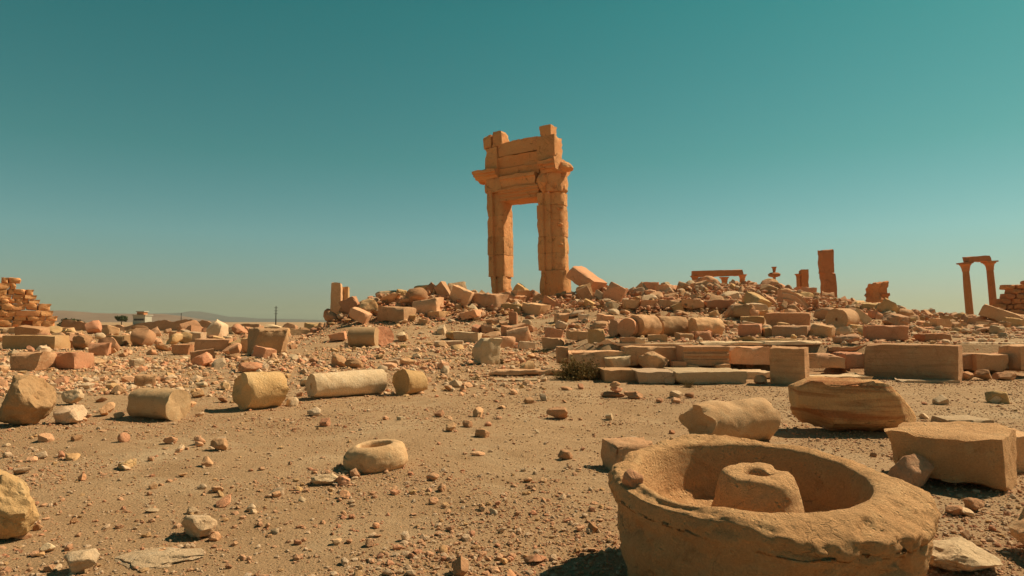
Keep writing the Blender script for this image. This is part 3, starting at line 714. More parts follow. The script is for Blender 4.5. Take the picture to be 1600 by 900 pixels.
k = link('stone', mesh_from('rim_stone', X, F), M['brown']); kp = at_y(988, 748, 4.29); k.location = kp; tag(k, 'dark fist-sized stone sitting on the left rim of the big basin', 'stone', kind='thing')

# round ring-shaped stone lying on the open ground
def ring_stone():
    q = hit(578, 741); r = 51*q.y/FPX; N = 120
    P0 = [(.0, -.03), (.72, -.03), (.86, .0), (.97, .13), (1.0, .30), (.98, .48), (.93, .63), (.84, .73), (.74, .77), (.6, .78), (.53, .765), (.51, .70), (.50, .52), (.3, .5), (0, .5)]
    pr = []
    for (a, b), (c, d) in zip(P0[:-1], P0[1:]):
        k = max(1, int(math.hypot(c - a, d - b)/.05))
        for j in range(k): pr.append((a + (c-a)*j/k, b + (d-b)*j/k))
    pr.append(P0[-1]); p = np.array(pr); T, K = np.meshgrid(np.arange(N)*2*math.pi/N, np.arange(len(pr)))
    rr = p[K, 0]*r; z = p[K, 1]*r; X = np.stack([rr*np.cos(T), rr*np.sin(T), z], -1)
    n1 = fbm(X*5 + 1, 31, 5); n2 = fbm(X*16, 32, 4)
    s = (rr > r*.4)*(.018*n1 + .006*n2); X[..., 0] += s*np.cos(T); X[..., 1] += s*np.sin(T); X[..., 2] += (rr > r*.5)*.006*n1
    X[..., 2] -= np.exp(-((rr - r*.85)/(r*.2))**2)*(z > r*.5)*SS((np.cos(T - R(190)) - .5)/.5)*.035
    I = np.arange(N*len(pr)).reshape(len(pr), N); J = np.roll(I, -1, 1)
    o = link('ring_stone', mesh_np('ring_stone', X.reshape(-1, 3), np.stack([I[:-1], J[:-1], J[1:], I[1:]], -1).reshape(-1, 4)), M['drum'])
    o.location = (q.x, q.y + r, q.z - .01); o.rotation_euler = (R(1.5), R(-4), 0)
    tag(o, 'round doughnut-like stone with a hole in its top, alone on the bare ground', 'ring stone', kind='thing'); MARKS.append(('the ring-shaped stone', 578, 715))
ring_stone()

# ================================================================== COLUMN DRUMS
drum('pale smooth column drum lying with its round sunlit end turned to the viewer', 240, 657, .95, .265, -24, mark='the pale smooth drum', broken1=.15, chip=.2, rough=.03)
drum('squat stout column drum with a dark shaded end, middle one of the left drums', 399, 640, .72, .35, 44, 'ochre', mark='the squat stout drum', chip=.2, rough=.03, broken0=.3, broken1=.35)
drum('long slender column shaft lying flat with a dowel hole in its dark end', 540, 620, 1.72, .265, 43, 'pale', r2=.285, mark='the long lying shaft', hole=.05, rough=.02, chip=.2, broken1=.2)
drum('short tapering column stump lying beside the long shaft', 641, 617, .66, .30, 52, 'ochre', r2=.23, mark='the short tapering stump', chip=.22, rough=.04, broken1=.5)
q0 = hit(566, 543)
drum('large smooth drum touching a deep red broken one on the slope below the mound', 566, 543, 42*q0.y/FPX, 16.5*q0.y/FPX, -4, 'drum', mark='the large slope drum', chip=.14)
drum('deep red broken drum end set just right of the large slope drum', 596, 541, 16*q0.y/FPX, 16.5*q0.y/FPX, -52, 'red', chip=.16, broken1=.2)
drum('half-buried broken shaft with a dark split end just behind the big basin', 1150, 694, 1.2, .295, 24, 'drum', mark='the half-buried broken shaft', chip=.3, rough=.05, broken0=.5, broken1=.4, flat=.1)
for px, py, L, r, yw, m, lab in ((970, 526, .7, .34, 38, 'tan', 'first drum from the left in the row of drums on the terrace'), (985, 527, .7, .35, 58, 'red', 'second drum in the row on the terrace, deep in shade'),
        (1010, 527, 1.0, .41, 33, 'tan', 'third drum in the terrace row, with a broad dark round end'), (1052, 526, 1.35, .39, 27, 'tan', 'fourth and longest drum of the terrace row'),
        (1105, 527, 1.2, .36, 24, 'tan', 'rounded drum fragment at the right end of the terrace drum row')):
    drum(lab, px, py, L, r, yw, m, group='row of fallen drums on the terrace', chip=.3, rough=.05, broken0=.2, broken1=.35)
MARKS.append(('the terrace drum row', 1030, 512))
drum('half-round drum with a dowel hole, lying below the tall square pillar', 1322, 516, 1.3, .56, 40, 'tan', mark='the half-round drum', hole=.07, chip=.15)

# ================================================================== STONES OF THE FOREGROUND AND THE RIGHT
B = stone
B('massive long boulder with red streaks and a pale right edge, propped on a small stone', 1358, 682, 190, 76, .55, yaw=-6, tx=-4, ty=2, mat='streak', mark='the massive streaked boulder', chip=.3, rough=.07, cuts=0, skew=.06, sink=.02, detail=26, seed=77, planes=(((1, -.2, 1.1), .56), ((-1, -.3, -1.2), .62), ((-.35, .3, 1), .80), ((.2, -1, -.9), .68), ((1, -1, 0), .7), ((-1, -1, .2), .66), ((-1, 0, 1.6), .8), ((.9, -.3, -1.2), .8)))
B('small dark stone wedged under the massive streaked boulder', 1313, 676, 44, 26, .8, mat='brown', shape='rock')
B('broad flat-topped block with a pale top and rough flanks beside the big basin', 1548, 770, 170, 86, .9, yaw=-38, mat='basin', mark='the broad flat-topped block', chip=.2, rough=.05, cuts=2, skew=.07, detail=20, seed=1234)
B('rough cube-like stone just left of the basin, behind its rim', 990, 737, 76, 42, .8, yaw=12, mat='tan', chip=.2, rough=.05, cuts=2)
B('rounded stone wedged between the basin and the broad flat-topped block', 1440, 768, 62, 56, .9, mat='tan', shape='rock')
B('pale rough stone behind the broad block at the edge of the view', 1596, 738, 52, 60, .9, mat='tan', cuts=2, chip=.25, rough=.05)
B('flat pale ledge behind the broad flat-topped block', 1520, 668, 70, 12, .8, mat='pale', chip=.3)
B('rough boulder cut off by the border right of the pale corner stone', 1700, 890, 130, 96, .9, mat='tan', shape='rock', rough=.05)
B('pale chunky stone in the corner below the basin', 1528, 906, 124, 44, .8, yaw=20, mat='pale', shape='rock', rough=.05, sub=5)
B('dark pointed stone right of the basin, the larger of two', 1533, 802, 34, 22, .9, mat='brown', shape='rock')
B('dark pointed stone right of the basin, the smaller of two', 1499, 808, 25, 16, .9, mat='brown', shape='rock')
B('large rough boulder with a pitted sunlit top left of the pale smooth drum', 16, 668, 84, 84, .9, mat='ochre', shape='rock', mark='the large pitted boulder', rough=.05, cuts=-1, sub=5, seed=311)
B('big ochre boulder cut by the lower left border of the view', -14, 852, 92, 112, .9, mat='ochre', shape='rock', mark='the ochre boulder', rough=.05, cuts=-1, sub=5, seed=317)
B('wide flat cracked pale slab sunk into the bare ground', 215, 890, 158, 22, .30, yaw=-6, mat='pale', shape='rock', mark='the flat cracked slab', rough=.07, cuts=2, sink=.05, sub=5, dl=.46, seed=41)
B('white angular stone in front of the flat cracked slab', 112, 900, 54, 34, .9, mat='pale', shape='rock')
B('grey grainy cobble casting a dark shadow on the open ground', 302, 845, 54, 38, .9, mat='pale', shape='rock', mark='the grey grainy cobble', rough=.06, cuts=-2)
B('lone brown cobble on the bare ground ahead of the dry bush', 871, 656, 34, 20, .9, mat='brown', shape='rock', mark='the lone brown cobble')
B('pale pebble cluster stone in front of the ring-shaped stone', 505, 760, 46, 18, .9, mat='pale', shape='rock')
B('reddish flat chip beside the pale cluster stone near the ring', 535, 760, 22, 15, .9, mat='red', shape='rock')
B('rosy chunk standing alone left of the squat drums on open ground', 338, 705, 28, 19, .9, mat='tan', shape='rock', mark='the rosy lone chunk')
B('white jagged rock pointing up right of the large pitted boulder', 97, 664, 44, 30, .8, mat='pale', shape='rock', cuts=3)
B('small rosy-white rock behind the white jagged rock', 107, 633, 30, 25, .8, mat='pale', shape='rock', mark='the rosy-white rock')
B('tan cube of stone behind the pale smooth drum', 218, 604, 30, 17, .9, yaw=25, mat='tan', mark='the tan cube')
B('reddish stone resting against the top of the squat stout drum', 386, 583, 40, 17, .9, mat='red', shape='rock')
B('white stone behind the squat stout drum', 402, 580, 22, 19, .9, mat='pale', shape='rock')
B('white-topped small stone on the ground below the long lying shaft', 488, 651, 24, 15, .9, mat='pale', shape='rock')
B('tan stone just behind the short tapering stump', 636, 572, 23, 14, .9, mat='tan', shape='rock')
B('broad tan rock with a dark hollow on its sunlit side, left field', 410, 556, 58, 42, .9, yaw=20, mat='tan', mark='the broad hollow rock', chip=.25, rough=.06, cuts=3, detail=14)
B('small pale stone leaning at the foot of the broad hollow rock', 404, 557, 32, 14, .8, mat='pale', shape='rock')
# small cairn
c0 = hit(962, 622)
for i, (px, py, w, h, m, lab) in enumerate(((958, 622, 40, 10, 'brown', 'bottom stone of the little cairn'), (963, 612, 20, 8, 'red', 'middle stone of the little cairn'), (961, 605, 18, 9, 'brown', 'top stone of the little cairn'))):
    X, F = rock_geo((w*c0.y/FPX, .3, h*1.15*c0.y/FPX), nseed(), 3, 10); o = link('cairn_stone', mesh_from('cairn', X, F), M[m])
    p = at_y(px, py - h/2, c0.y + .15); o.location = p; tag(o, lab + ' ahead of the low terrace step', 'stone', 'stones of the little cairn', 'thing')
MARKS.append(('the little cairn', 962, 612)); BOXES.append((965, 622, 64, 34))
B('smooth reddish stone lying right of the little cairn', 992, 624, 30, 13, .9, mat='brown', shape='rock')

# ================================================================== THE TERRACE EDGE: long dressed blocks
def course(pa, pb, py_base, h, edges, mats, labels, depth=.9, **kw):
    for (a, b), m, lab in zip(edges, mats, labels):
        B(lab, (a + b)/2, py_base + ((a + b)/2 - pa)*(pb - py_base)/max(edges[-1][1] - pa, 1), b - a - 1.2, h, dl=depth, mat=m, chip=kw.get('chip', .12), rough=kw.get('rough', .025), cuts=0, skew=.02, Y=kw.get('Y'), detail=14)
B('worn rounded end block of the terrace edge, behind the dry bush', 880, 568, 17, 26, mat='tan', dl=.9, Y=20.6, Z=1, cuts=1, chip=.3)
B('first long block of the terrace edge, right of the worn end block', 932, 568, 88, 27, mat='tan', dl=1.1, Y=20.5, Z=1, cuts=0, skew=.03, chip=.24, rough=.045, detail=20, mark='the first long terrace block')
B('second long block of the terrace edge, partly behind a rounded boulder', 1017, 570, 82, 27, mat='tan', dl=1.1, Y=20.4, Z=1, cuts=0, skew=.03, chip=.24, rough=.045, detail=20)
B('third block of the terrace edge, behind the moulded long block', 1098, 571, 78, 27, mat='tan', dl=1.1, Y=20.5, Z=1, cuts=0, skew=.03, chip=.24, rough=.045, detail=20)
B('fourth long terrace block, hollowed and dark underneath', 1172, 569, 68, 27, mat='tan', dl=1.1, Y=20.3, Z=1, cuts=1, skew=.04, chip=.2, detail=16)
B('fifth terrace block, behind the upright squared block', 1234, 572, 56, 28, mat='tan', dl=1.0, Y=20.2, Z=1, cuts=0, skew=.03, detail=14)
B('low terrace block with a chipped upper edge right of the upright block', 1290, 575, 58, 22, mat='tan', dl=.9, Y=19.9, Z=1, cuts=1, chip=.2, detail=14, mark='the low chipped terrace block')
B('short terrace block tucked against the great squared block', 1336, 577, 34, 27, mat='red', dl=.9, Y=20.2, Z=1, cuts=0, detail=12)
B('great squared block with brown bands, largest of the terrace edge', 1458, 597, 136, 57, mat='banded', yaw=-43, dl=.8, cuts=0, skew=.012, chip=.09, rough=.015, detail=22, sink=.02, mark='the great squared block', seed=505)
B('upright squared block with a sloping top standing ahead of the terrace', 1243, 602, 55, 57, .6, yaw=-36, tx=2, mat='banded', cuts=1, chip=.1, skew=.05, detail=16, sink=.03, mark='the upright squared block', seed=511)
B('rounded boulder lying on the low terrace step', 1027, 580, 50, 32, .9, mat='tan', shape='rock', Y=19.6, Z=1, rough=.04, cuts=0, mark='the rounded step boulder')
B('small slanted white-topped stone on the step left of the rounded boulder', 967, 576, 36, 17, .7, yaw=20, mat='pale', Y=20.0, Z=1, cuts=1, ty=-6)
def moulded_block():
    Y = 19.5; a, b = at_y(1068, 571, Y), at_y(1140, 571, Y); h = 29*Y/FPX; L = b.x - a.x
    prof = [(0, 0), (0, .30*h), (.03, .33*h), (.03, .47*h), (-.02, .5*h), (-.02, .63*h), (.02, .66*h), (.02, .78*h), (-.05, .86*h), (-.05, h), (.9, h), (.9, 0)]
    V, F = prism_geo([(p[0], p[1]) for p in prof][::1], 0, L, nseed(), .09, .012, .03)
    W = np.stack([V[:, 2], V[:, 0], V[:, 1]], 1)
    o = link('moulded_block', mesh_from('moulded', W, F, 30), M['tan']); o.location = (a.x, Y, a.z)
    tag(o, 'long block with horizontal mouldings propped on small stones on the step', 'stone block', kind='thing'); MARKS.append(('the moulded long block', 1104, 556))
moulded_block()
for px, w, h, m, lab in ((1062, 22, 17, 'red', 'small orange stone left of the props under the moulded long block'), (1083, 20, 12, 'tan', 'left prop stone under the moulded long block'), (1130, 22, 13, 'brown', 'right prop stone under the moulded long block')):
    B(lab, px, 582, w, h, 1.2, mat=m, Y=19.35, Z=1, cuts=1)
B('first block of the low step ahead of the terrace, mostly in shade', 969, 597, 52, 18, mat='tan', dl=1.4, cuts=0, chip=.2, detail=14)
B('second block of the low step below the rounded boulder', 1026, 599, 60, 19, mat='pale', dl=1.4, cuts=0, chip=.2, detail=14, mark='the low step')
B('third and longest block of the low step, below the moulded long block', 1112, 600, 108, 20, mat='pale', dl=1.4, cuts=0, chip=.2, detail=18)
B('weathered flat slab ending the low step near the upright squared block', 1184, 592, 46, 11, mat='pale', dl=1.2, cuts=1, chip=.35)
B('dark stone in the shade left of the upright squared block', 1192, 600, 22, 14, mat='brown', shape='rock')
B('thin pale slab flush with the ground ahead of the great squared block', 1452, 599, 90, 5, mat='pale', dl=.45, chip=.5, cuts=1)
B('thin pale slab at the ground right of the upright squared block', 1312, 594, 96, 6, mat='pale', dl=.8, chip=.5, cuts=1)
B('squared block right of the great squared block, raised over a dark gap', 1511, 578, 24, 24, mat='tan', dl=.9, Y=20.2, Z=1, cuts=0)
B('larger raised block over the dark gap, second right of the great block', 1550, 580, 50, 27, mat='tan', dl=.9, Y=20.0, Z=1, cuts=1, chip=.18)
B('third raised block over the dark gap near the edge of the view', 1583, 580, 20, 28, mat='red', dl=.9, Y=20.3, Z=1, cuts=1)
B('end block of the terrace at the edge of the view', 1608, 580, 30, 42, mat='tan', dl=.9, Y=19.8, Z=1, cuts=0)
B('broad weathered slab lying on top of the raised blocks', 1540, 555, 96, 10, mat='pale', dl=1.2, Y=20.3, Z=1, chip=.4, cuts=1, rough=.06)
B('pale flat slab on the terrace above the raised blocks', 1560, 547, 110, 9, mat='pale', dl=2.6, Y=22, Z=1, chip=.3, cuts=1, rough=.04)
for px, w, h, m, lab in ((1514, 22, 15, 'tan', 'rounded stone in the dark gap below the raised blocks'), (1545, 30, 18, 'brown', 'dark stone filling the gap below the larger raised block'), (1580, 34, 14, 'brown', 'dark stone in the gap near the edge of the view')):
    B(lab, px, 595, w, h, .9, mat=m, shape='rock')
B('low kerb of worn stone crossing the ground left of the dry bush', 826, 588, 124, 8, mat='tan', dl=.5, chip=.6, rough=.1, cuts=1, detail=24)
B('thin white flagstone lying ahead of the worn kerb', 806, 596, 70, 3, mat='pale', dl=.5, chip=.5, cuts=1)
B('pale pitted block standing on the slope left of the dry bush', 762, 570, 40, 42, .8, yaw=25, mat='pale', chip=.2, rough=.05, cuts=2, detail=12, mark='the pale pitted block', sink=.04)
for px, py, w, h, d, m, lab in ((1160, 541, 130, 5, 1.0, 'pale', 'pale paving slab on the terrace, longest of the thin ones'), (1240, 543, 96, 6, 1.1, 'pale', 'pale paving slab on the terrace behind the upright block'), (1010, 541, 150, 4, 1.0, 'pale', 'pale worn paving along the left part of the terrace'),
        (1330, 548, 70, 6, 1.0, 'tan', 'weathered paving slab on the terrace above the short block'), (1205, 536, 90, 6, .8, 'ochre', 'sunlit golden slab behind the pale terrace paving')):
    B(lab, px, py, w, h, mat=m, dl=d*1.3, cuts=1, chip=.4)

# ================================================================== THE RUBBLE MOUND: blocks one can pick out
L_ = 'rubble left of the gateway'
B('reddish slanting block at the left end of the rubble, below the pillar stub', 546, 497, 26, 29, .8, yaw=0, ty=-28, mat='red', cuts=1)
B('small dark red stone at the very left foot of the rubble heap', 512, 499, 16, 18, .9, mat='red', shape='rock')
B('large golden rock lump right of the pillar stubs', 572, 494, 34, 30, .9, mat='ochre', shape='rock', cuts=2, mark='the large golden lump')
B('long dark-fronted block with a sunlit right end at the heap\'s foot', 616, 505, 52, 25, .7, yaw=-24, ty=3, mat='tan', mark='the long dark-fronted block', cuts=1)
B('triangular block leaning at the foot of the heap\'s left end', 560, 507, 30, 17, .8, yaw=-10, ty=25, mat='tan', cuts=2)
B('tan block lying level above the long dark-fronted block', 628, 484, 40, 17, .8, yaw=-22, mat='tan', Y=49.5, Z=1)
B('peaked golden stone near the crest of the left heap', 626, 470, 22, 20, .9, mat='ochre', shape='rock', Y=51.5, Z=1, cuts=2)
B('squared orange block on the crest of the left heap', 662, 466, 34, 21, .8, yaw=-25, mat='ochre', Y=52.5, Z=1, mark='the squared orange crest block')
B('second long dark block of the left heap, sloping up to its right', 667, 492, 44, 24, .7, yaw=-20, ty=-9, mat='tan', mark='the second long dark block')
B('tall slab leaning left, sunlit along its upper edge', 693, 477, 17, 36, 1.3, yaw=-10, ty=-32, mat='tan', Y=50.5, Z=1)
B('low flat-topped slab at the foot of the left heap', 684, 497, 34, 11, .9, yaw=-42, mat='ochre')
B('big slab with a broad shaded face left of the gateway', 720, 481, 34, 27, .5, yaw=-18, ty=22, mat='tan', mark='the big shaded slab')
B('reddish wedge with a bright right end ahead of the big shaded slab', 733, 502, 34, 13, .8, yaw=-20, ty=-12, mat='red')
B('long dark block with a thin sunlit top just left of the gateway foot', 762, 486, 50, 27, .7, yaw=-34, ty=5, mat='tan', mark='the long dark gateway block')
B('shaded block with a bright top corner between the gateway piers', 808, 467, 44, 16, .9, yaw=-45, ty=-5, mat='tan', Y=53.2, Z=1)
B('bright pale block with a sunlit top below the gateway opening', 801, 491, 34, 17, .9, yaw=-12, mat='ochre', mark='the bright pale block')
B('small upright red slab in front of the bright pale block', 802, 507, 13, 20, .7, yaw=-16, mat='red')
B('orange wedge sloping down inside the gateway opening', 815, 455, 26, 20, .9, yaw=-20, ty=36, mat='ochre', Y=55.7, Z=1)
B('rounded tan stone at the inner foot of the right pier', 837, 471, 18, 20, .9, mat='tan', shape='rock', Y=54.2, Z=1)
B('reddish block lying at the foot of the right pier', 838, 494, 38, 19, .7, yaw=-40, ty=8, mat='tan')
B('narrow tilted slab right of the block at the right pier\'s foot', 862, 486, 30, 12, .6, ty=30, mat='red', Y=48.6, Z=1)
B('great slanting slab sloping down to the right of the gateway', 919, 459, 50, 23, .8, yaw=-38, ty=35, mat='red', Y=53, Z=1, mark='the great slanting slab', cuts=0)
B('grey-faced slab leaning below the great slanting slab', 916, 474, 19, 26, .8, yaw=-5, ty=-24, mat='tan', Y=50.5, Z=1)
B('pale chip lying on the great slanting slab\'s lower end', 936, 462, 15, 12, .9, ty=35, mat='pale', Y=50.4, Z=1)
B('steep orange block with a grey face right of the great slanting slab', 962, 480, 30, 32, .8, yaw=-15, ty=28, mat='red', Y=50, Z=1, mark='the steep orange block')
B('grey-faced cube with a rough sunlit side below the steep orange block', 951, 493, 21, 22, .9, yaw=-8, ty=6, mat='tan', Y=47.5, Z=1)
for i, (a, b) in enumerate(((976, 1001), (1001, 1029), (1029, 1066), (1066, 1102), (1102, 1150))):
    nm = ('first', 'second', 'third', 'fourth', 'fifth')[i]
    B(nm + ' block from the left in the upper course of the buried wall', (a + b)/2, 482, b - a - .6, 13.5, mat=('tan', 'red', 'tan', 'tan', 'red')[i], dl=1.1, Y=46, Z=1, cuts=1, chip=.2, group='courses of the buried wall')
    B(nm + ' block from the left in the dark lower course of the buried wall', (a + b)/2 + 3, 495, b - a - .6, 13, mat='tan', dl=1.0, Y=46.4, Z=1, cuts=1, chip=.2, group='courses of the buried wall')
MARKS.append(('the buried wall', 1060, 480))
B('pale squared stone standing on the terrace behind the first long block', 932, 538, 27, 23, .8, yaw=-2, mat='ochre', mark='the pale standing stone', cuts=1)
for px, py, w, h, yw, ty, m, lab in ((808, 528, 28, 17, 20, -20, 'tan', 'dark wedge-shaped slab on the slope below the gateway'), (729, 536, 40, 16, -8, 4, 'pale', 'pale flat block stepping out of the slope left of the pitted block'), (868, 531, 25, 16, 20, 10, 'red', 'orange lump on the slope below the right pier'),
        (790, 544, 28, 18, 25, 0, 'tan', 'squared tan stone right of the pale pitted block'), (823, 547, 28, 12, 10, 5, 'pale', 'whitish low stone on the slope, second right of the pitted block'), (866, 545, 34, 17, -12, 3, 'tan', 'tan block with a bright end on the slope near the terrace'),
        (700, 542, 44, 9, 0, 0, 'pale', 'low pale ledge left of the pale flat slope block'), (905, 533, 34, 14, 12, 5, 'tan', 'shaded low block left of the pale standing stone'), (984, 537, 25, 10, 0, 0, 'tan', 'short slab below the row of drums, first from the left'),
        (1000, 539, 18, 11, 10, 0, 'pale', 'small pale slab below the row of drums'), (1012, 524, 31, 9, 5, 0, 'tan', 'thin slab leaning before the third terrace drum'), (1029, 534, 28, 11, -6, 0, 'tan', 'flat slab with a dark underside below the fourth terrace drum'),
        (1072, 533, 24, 12, 8, 4, 'tan', 'blocky slab right of the flat slab below the drums'), (1097, 532, 28, 14, 12, 0, 'red', 'reddish slab before the rounded drum fragment')):
    B(lab, px, py, w, h, .8, yaw=yw, ty=ty, mat=m, cuts=1, chip=.18)
for px, py, w, h, yw, ty, m, Y, lab in ((1102, 437, 20, 15, 20, 25, 'tan', 64, 'tilted block perched at the left end of the low colonnade'), (1095, 458, 22, 16, 10, -12, 'tan', 58, 'grey-brown block on the crest below the low colonnade'), (1118, 461, 22, 15, 25, 24, 'pale', 57, 'block with a white tilted top on the crest below the colonnade'),
        (1178, 467, 34, 20, 15, -8, 'tan', 58, 'broad brown block left of the rounded boulder on the crest'), (1204, 466, 26, 12, 0, 2, 'red', 57, 'upper of two stacked red blocks under the rounded crest boulder'), (1203, 479, 28, 13, 4, 0, 'red', 56, 'lower of two stacked red blocks under the rounded crest boulder'),
        (1160, 497, 32, 12, -8, -6, 'red', 46.5, 'rounded red slab ahead of the buried wall\'s right end'), (1262, 467, 26, 17, 10, 6, 'red', 60, 'red block on the crest left of the tall square pillar'), (1290, 466, 34, 12, 0, 4, 'tan', 60, 'tan block at the foot of the tall square pillar'),
        (1325, 467, 24, 15, 20, 0, 'tan', 60, 'tan cube on the crest right of the tall square pillar'), (1347, 470, 22, 20, 15, 0, 'tan', 60, 'twin-faced pale block beside the craggy dark pier'), (1320, 487, 20, 16, 10, 0, 'pale', 55, 'pale squared stone in the middle of the right slope'),
        (1262, 488, 14, 14, 0, 0, 'tan', 50, 'small upright stone right of the arch fragment')):
    B(lab, px, py, w, h, .9, yaw=yw, ty=ty, mat=m, Y=Y, Z=1, cuts=1, chip=.16)
B('rounded boulder crowning the crest below the hourglass-shaped column top', 1208, 455, 29, 22, .9, mat='ochre', shape='rock', Y=60, Z=1, cuts=-1, mark='the rounded crest boulder')
B('red stone lump on the crest between colonnade and rounded boulder', 1175, 450, 24, 12, .9, mat='red', shape='rock', Y=61, Z=1)
B('knobbly pale stone at the top of the crest left of the colonnade', 1041, 442, 15, 13, .9, mat='pale', shape='rock', Y=60, Z=1)
B('brown block on the rising crest left of the knobbly stone', 1021, 454, 22, 13, .9, mat='red', Y=58, Z=1, yaw=-18)
B('broad grey-brown block on the crest under the knobbly stone', 1042, 462, 28, 18, .9, mat='tan', Y=57, Z=1, yaw=-38)
B('long squared front block, upper one of two stacked before the right slope', 1243, 510, 64, 22, .6, yaw=-27, mat='red', mark='the long squared front block', Y=37.5, Z=1, cuts=0)
B('long dark block, lower one of two stacked before the right slope', 1248, 527, 52, 18, .7, yaw=-32, mat='tan', cuts=0)
B('squared red-brown block left of the two stacked long blocks', 1178, 527, 34, 20, .8, yaw=-22, mat='red', cuts=0)
B('short pale-topped block touching the two stacked long blocks', 1203, 527, 18, 15, .8, mat='ochre', cuts=1)
B('grey leaning block right of the two stacked long blocks', 1294, 528, 30, 20, .8, yaw=-45, ty=10, mat='tan', cuts=1)
B('pale flat-topped block above the squared red-brown block', 1182, 508, 34, 14, 1.0, yaw=-12, mat='ochre', cuts=1)
B('mossy lumpy stone ahead of the half-round drum', 1330, 538, 40, 17, .9, mat='tan', shape='rock', mark='the lumpy stone')
B('slanting white slab at the right foot of the mound', 1352, 507, 28, 12, .6, yaw=-15, ty=42, mat='pale', Y=38, Z=1, cuts=0)
B('big squared block with a rough sunlit end, right foot of the mound', 1400, 534, 62, 25, .7, yaw=-20, mat='red', mark='the big right-foot block', cuts=1)
B('rounded boulder above the big squared block at the mound\'s right foot', 1406, 511, 42, 23, .9, mat='tan', shape='rock', Y=39, Z=1, cuts=1)
B('lower of two stacked slabs right of the big right-foot block', 1467, 534, 40, 13, .8, mat='red', cuts=0)
B('upper of two stacked slabs right of the big right-foot block', 1468, 522, 42, 11, .8, mat='red', Y=34.6, Z=1, cuts=1)
B('squared brown stone topping the two stacked slabs', 1475, 512, 25, 14, .8, mat='tan', Y=36, Z=1, cuts=0)
B('long grey slab tilted before the two linked columns, the upper one', 1582, 511, 50, 20, .6, yaw=-40, ty=22, mat='tan', Y=44, Z=1, mark='the upper tilted grey slab', cuts=0)
B('long slab tilted before the two linked columns, the lower one', 1556, 519, 56, 13, .6, yaw=-25, ty=12, mat='tan', Y=42, Z=1, cuts=0)
B('small white stone at the foot of the left linked column', 1526, 512, 12, 13, .9, mat='pale', shape='rock', Y=46, Z=1)
def arch_fragment():
    Y = 47; s = Y/FPX; q = at_y(1240, 488, Y); V = []; F = []; n = 16; prof = [(0, 0), (.35, -.12), (.42, .02), (.75, -.02), (.82, .12), (1.05, .1), (1.05, .9), (0, .9)]
    for i in range(n + 1):
        a = R(88 - 62*i/n); Rr = 30*s
        for r, v in prof: rr = Rr + r*.9; V.append((rr*math.cos(a), v, rr*math.sin(a) - Rr))
    m = len(prof); V = np.array(V); V = V + .03*fbm(V*2.2, 5, 4)[:, None]
    F = [[i*m + j, i*m + (j+1) % m, (i+1)*m + (j+1) % m, (i+1)*m + j] for i in range(n) for j in range(m)] + [list(range(m)), [n*m + j for j in range(m)][::-1]]
    o = link('arch_fragment', mesh_from('arch_fragment', V, F, 30), M['tan']); o.location = (q.x - 18*s, Y, q.z + 14*s); tag(o, 'curved arch fragment with moulded bands lying on the right slope', 'arch fragment', kind='thing')
    MARKS.append(('the curved arch fragment', 1240, 475))
arch_fragment()

# ================================================================== THE LEFT FIELD: blocks one can pick out
B('long squared beam of stone below the stepped orange wall', 45, 547, 80, 22, .5, yaw=-3, mat='ochre', mark='the long squared beam', cuts=0, chip=.14)
B('squared pale block in the row ahead of the long squared beam', 38, 579, 52, 29, .8, yaw=6, mat='tan', mark='the squared row block', cuts=1)
B('rough reddish block in the row right of the squared pale block', 92, 577, 56, 26, .8, yaw=-4, mat='red', cuts=1, chip=.25, rough=.06)
B('brown rounded boulder right of the long squared beam', 121, 547, 28, 25, .9, mat='brown', shape='rock', mark='the brown rounded boulder')
B('rosy block beyond the rough reddish block', 148, 556, 28, 20, .9, yaw=20, mat='red')
B('pale rounded block far left of the broad hollow rock', 179, 541, 28, 17, .9, mat='ochre', cuts=2)
B('low pale stone right of the rough reddish block', 139, 571, 38, 15, .8, mat='tan', shape='rock')
B('long tan block with a bright end in the middle of the left field', 326, 549, 52, 19, .7, yaw=12, mat='tan', mark='the long tan field block', cuts=2)
B('squat reddish block left of the long tan field block', 279, 555, 30, 17, .8, yaw=15, mat='red', cuts=2)
B('bright white block beyond the squat reddish block', 303, 535, 22, 17, .9, mat='pale', cuts=2)
B('rosy chunk casting a shadow below the long tan field block', 310, 575, 30, 26, .9, mat='red', shape='rock', mark='the rosy shadowed chunk')
B('squared block behind the broad hollow rock', 388, 552, 26, 25, .8, mat='tan')
B('pale wedge left of the large slope drum', 526, 534, 26, 12, .8, ty=-12, mat='red')

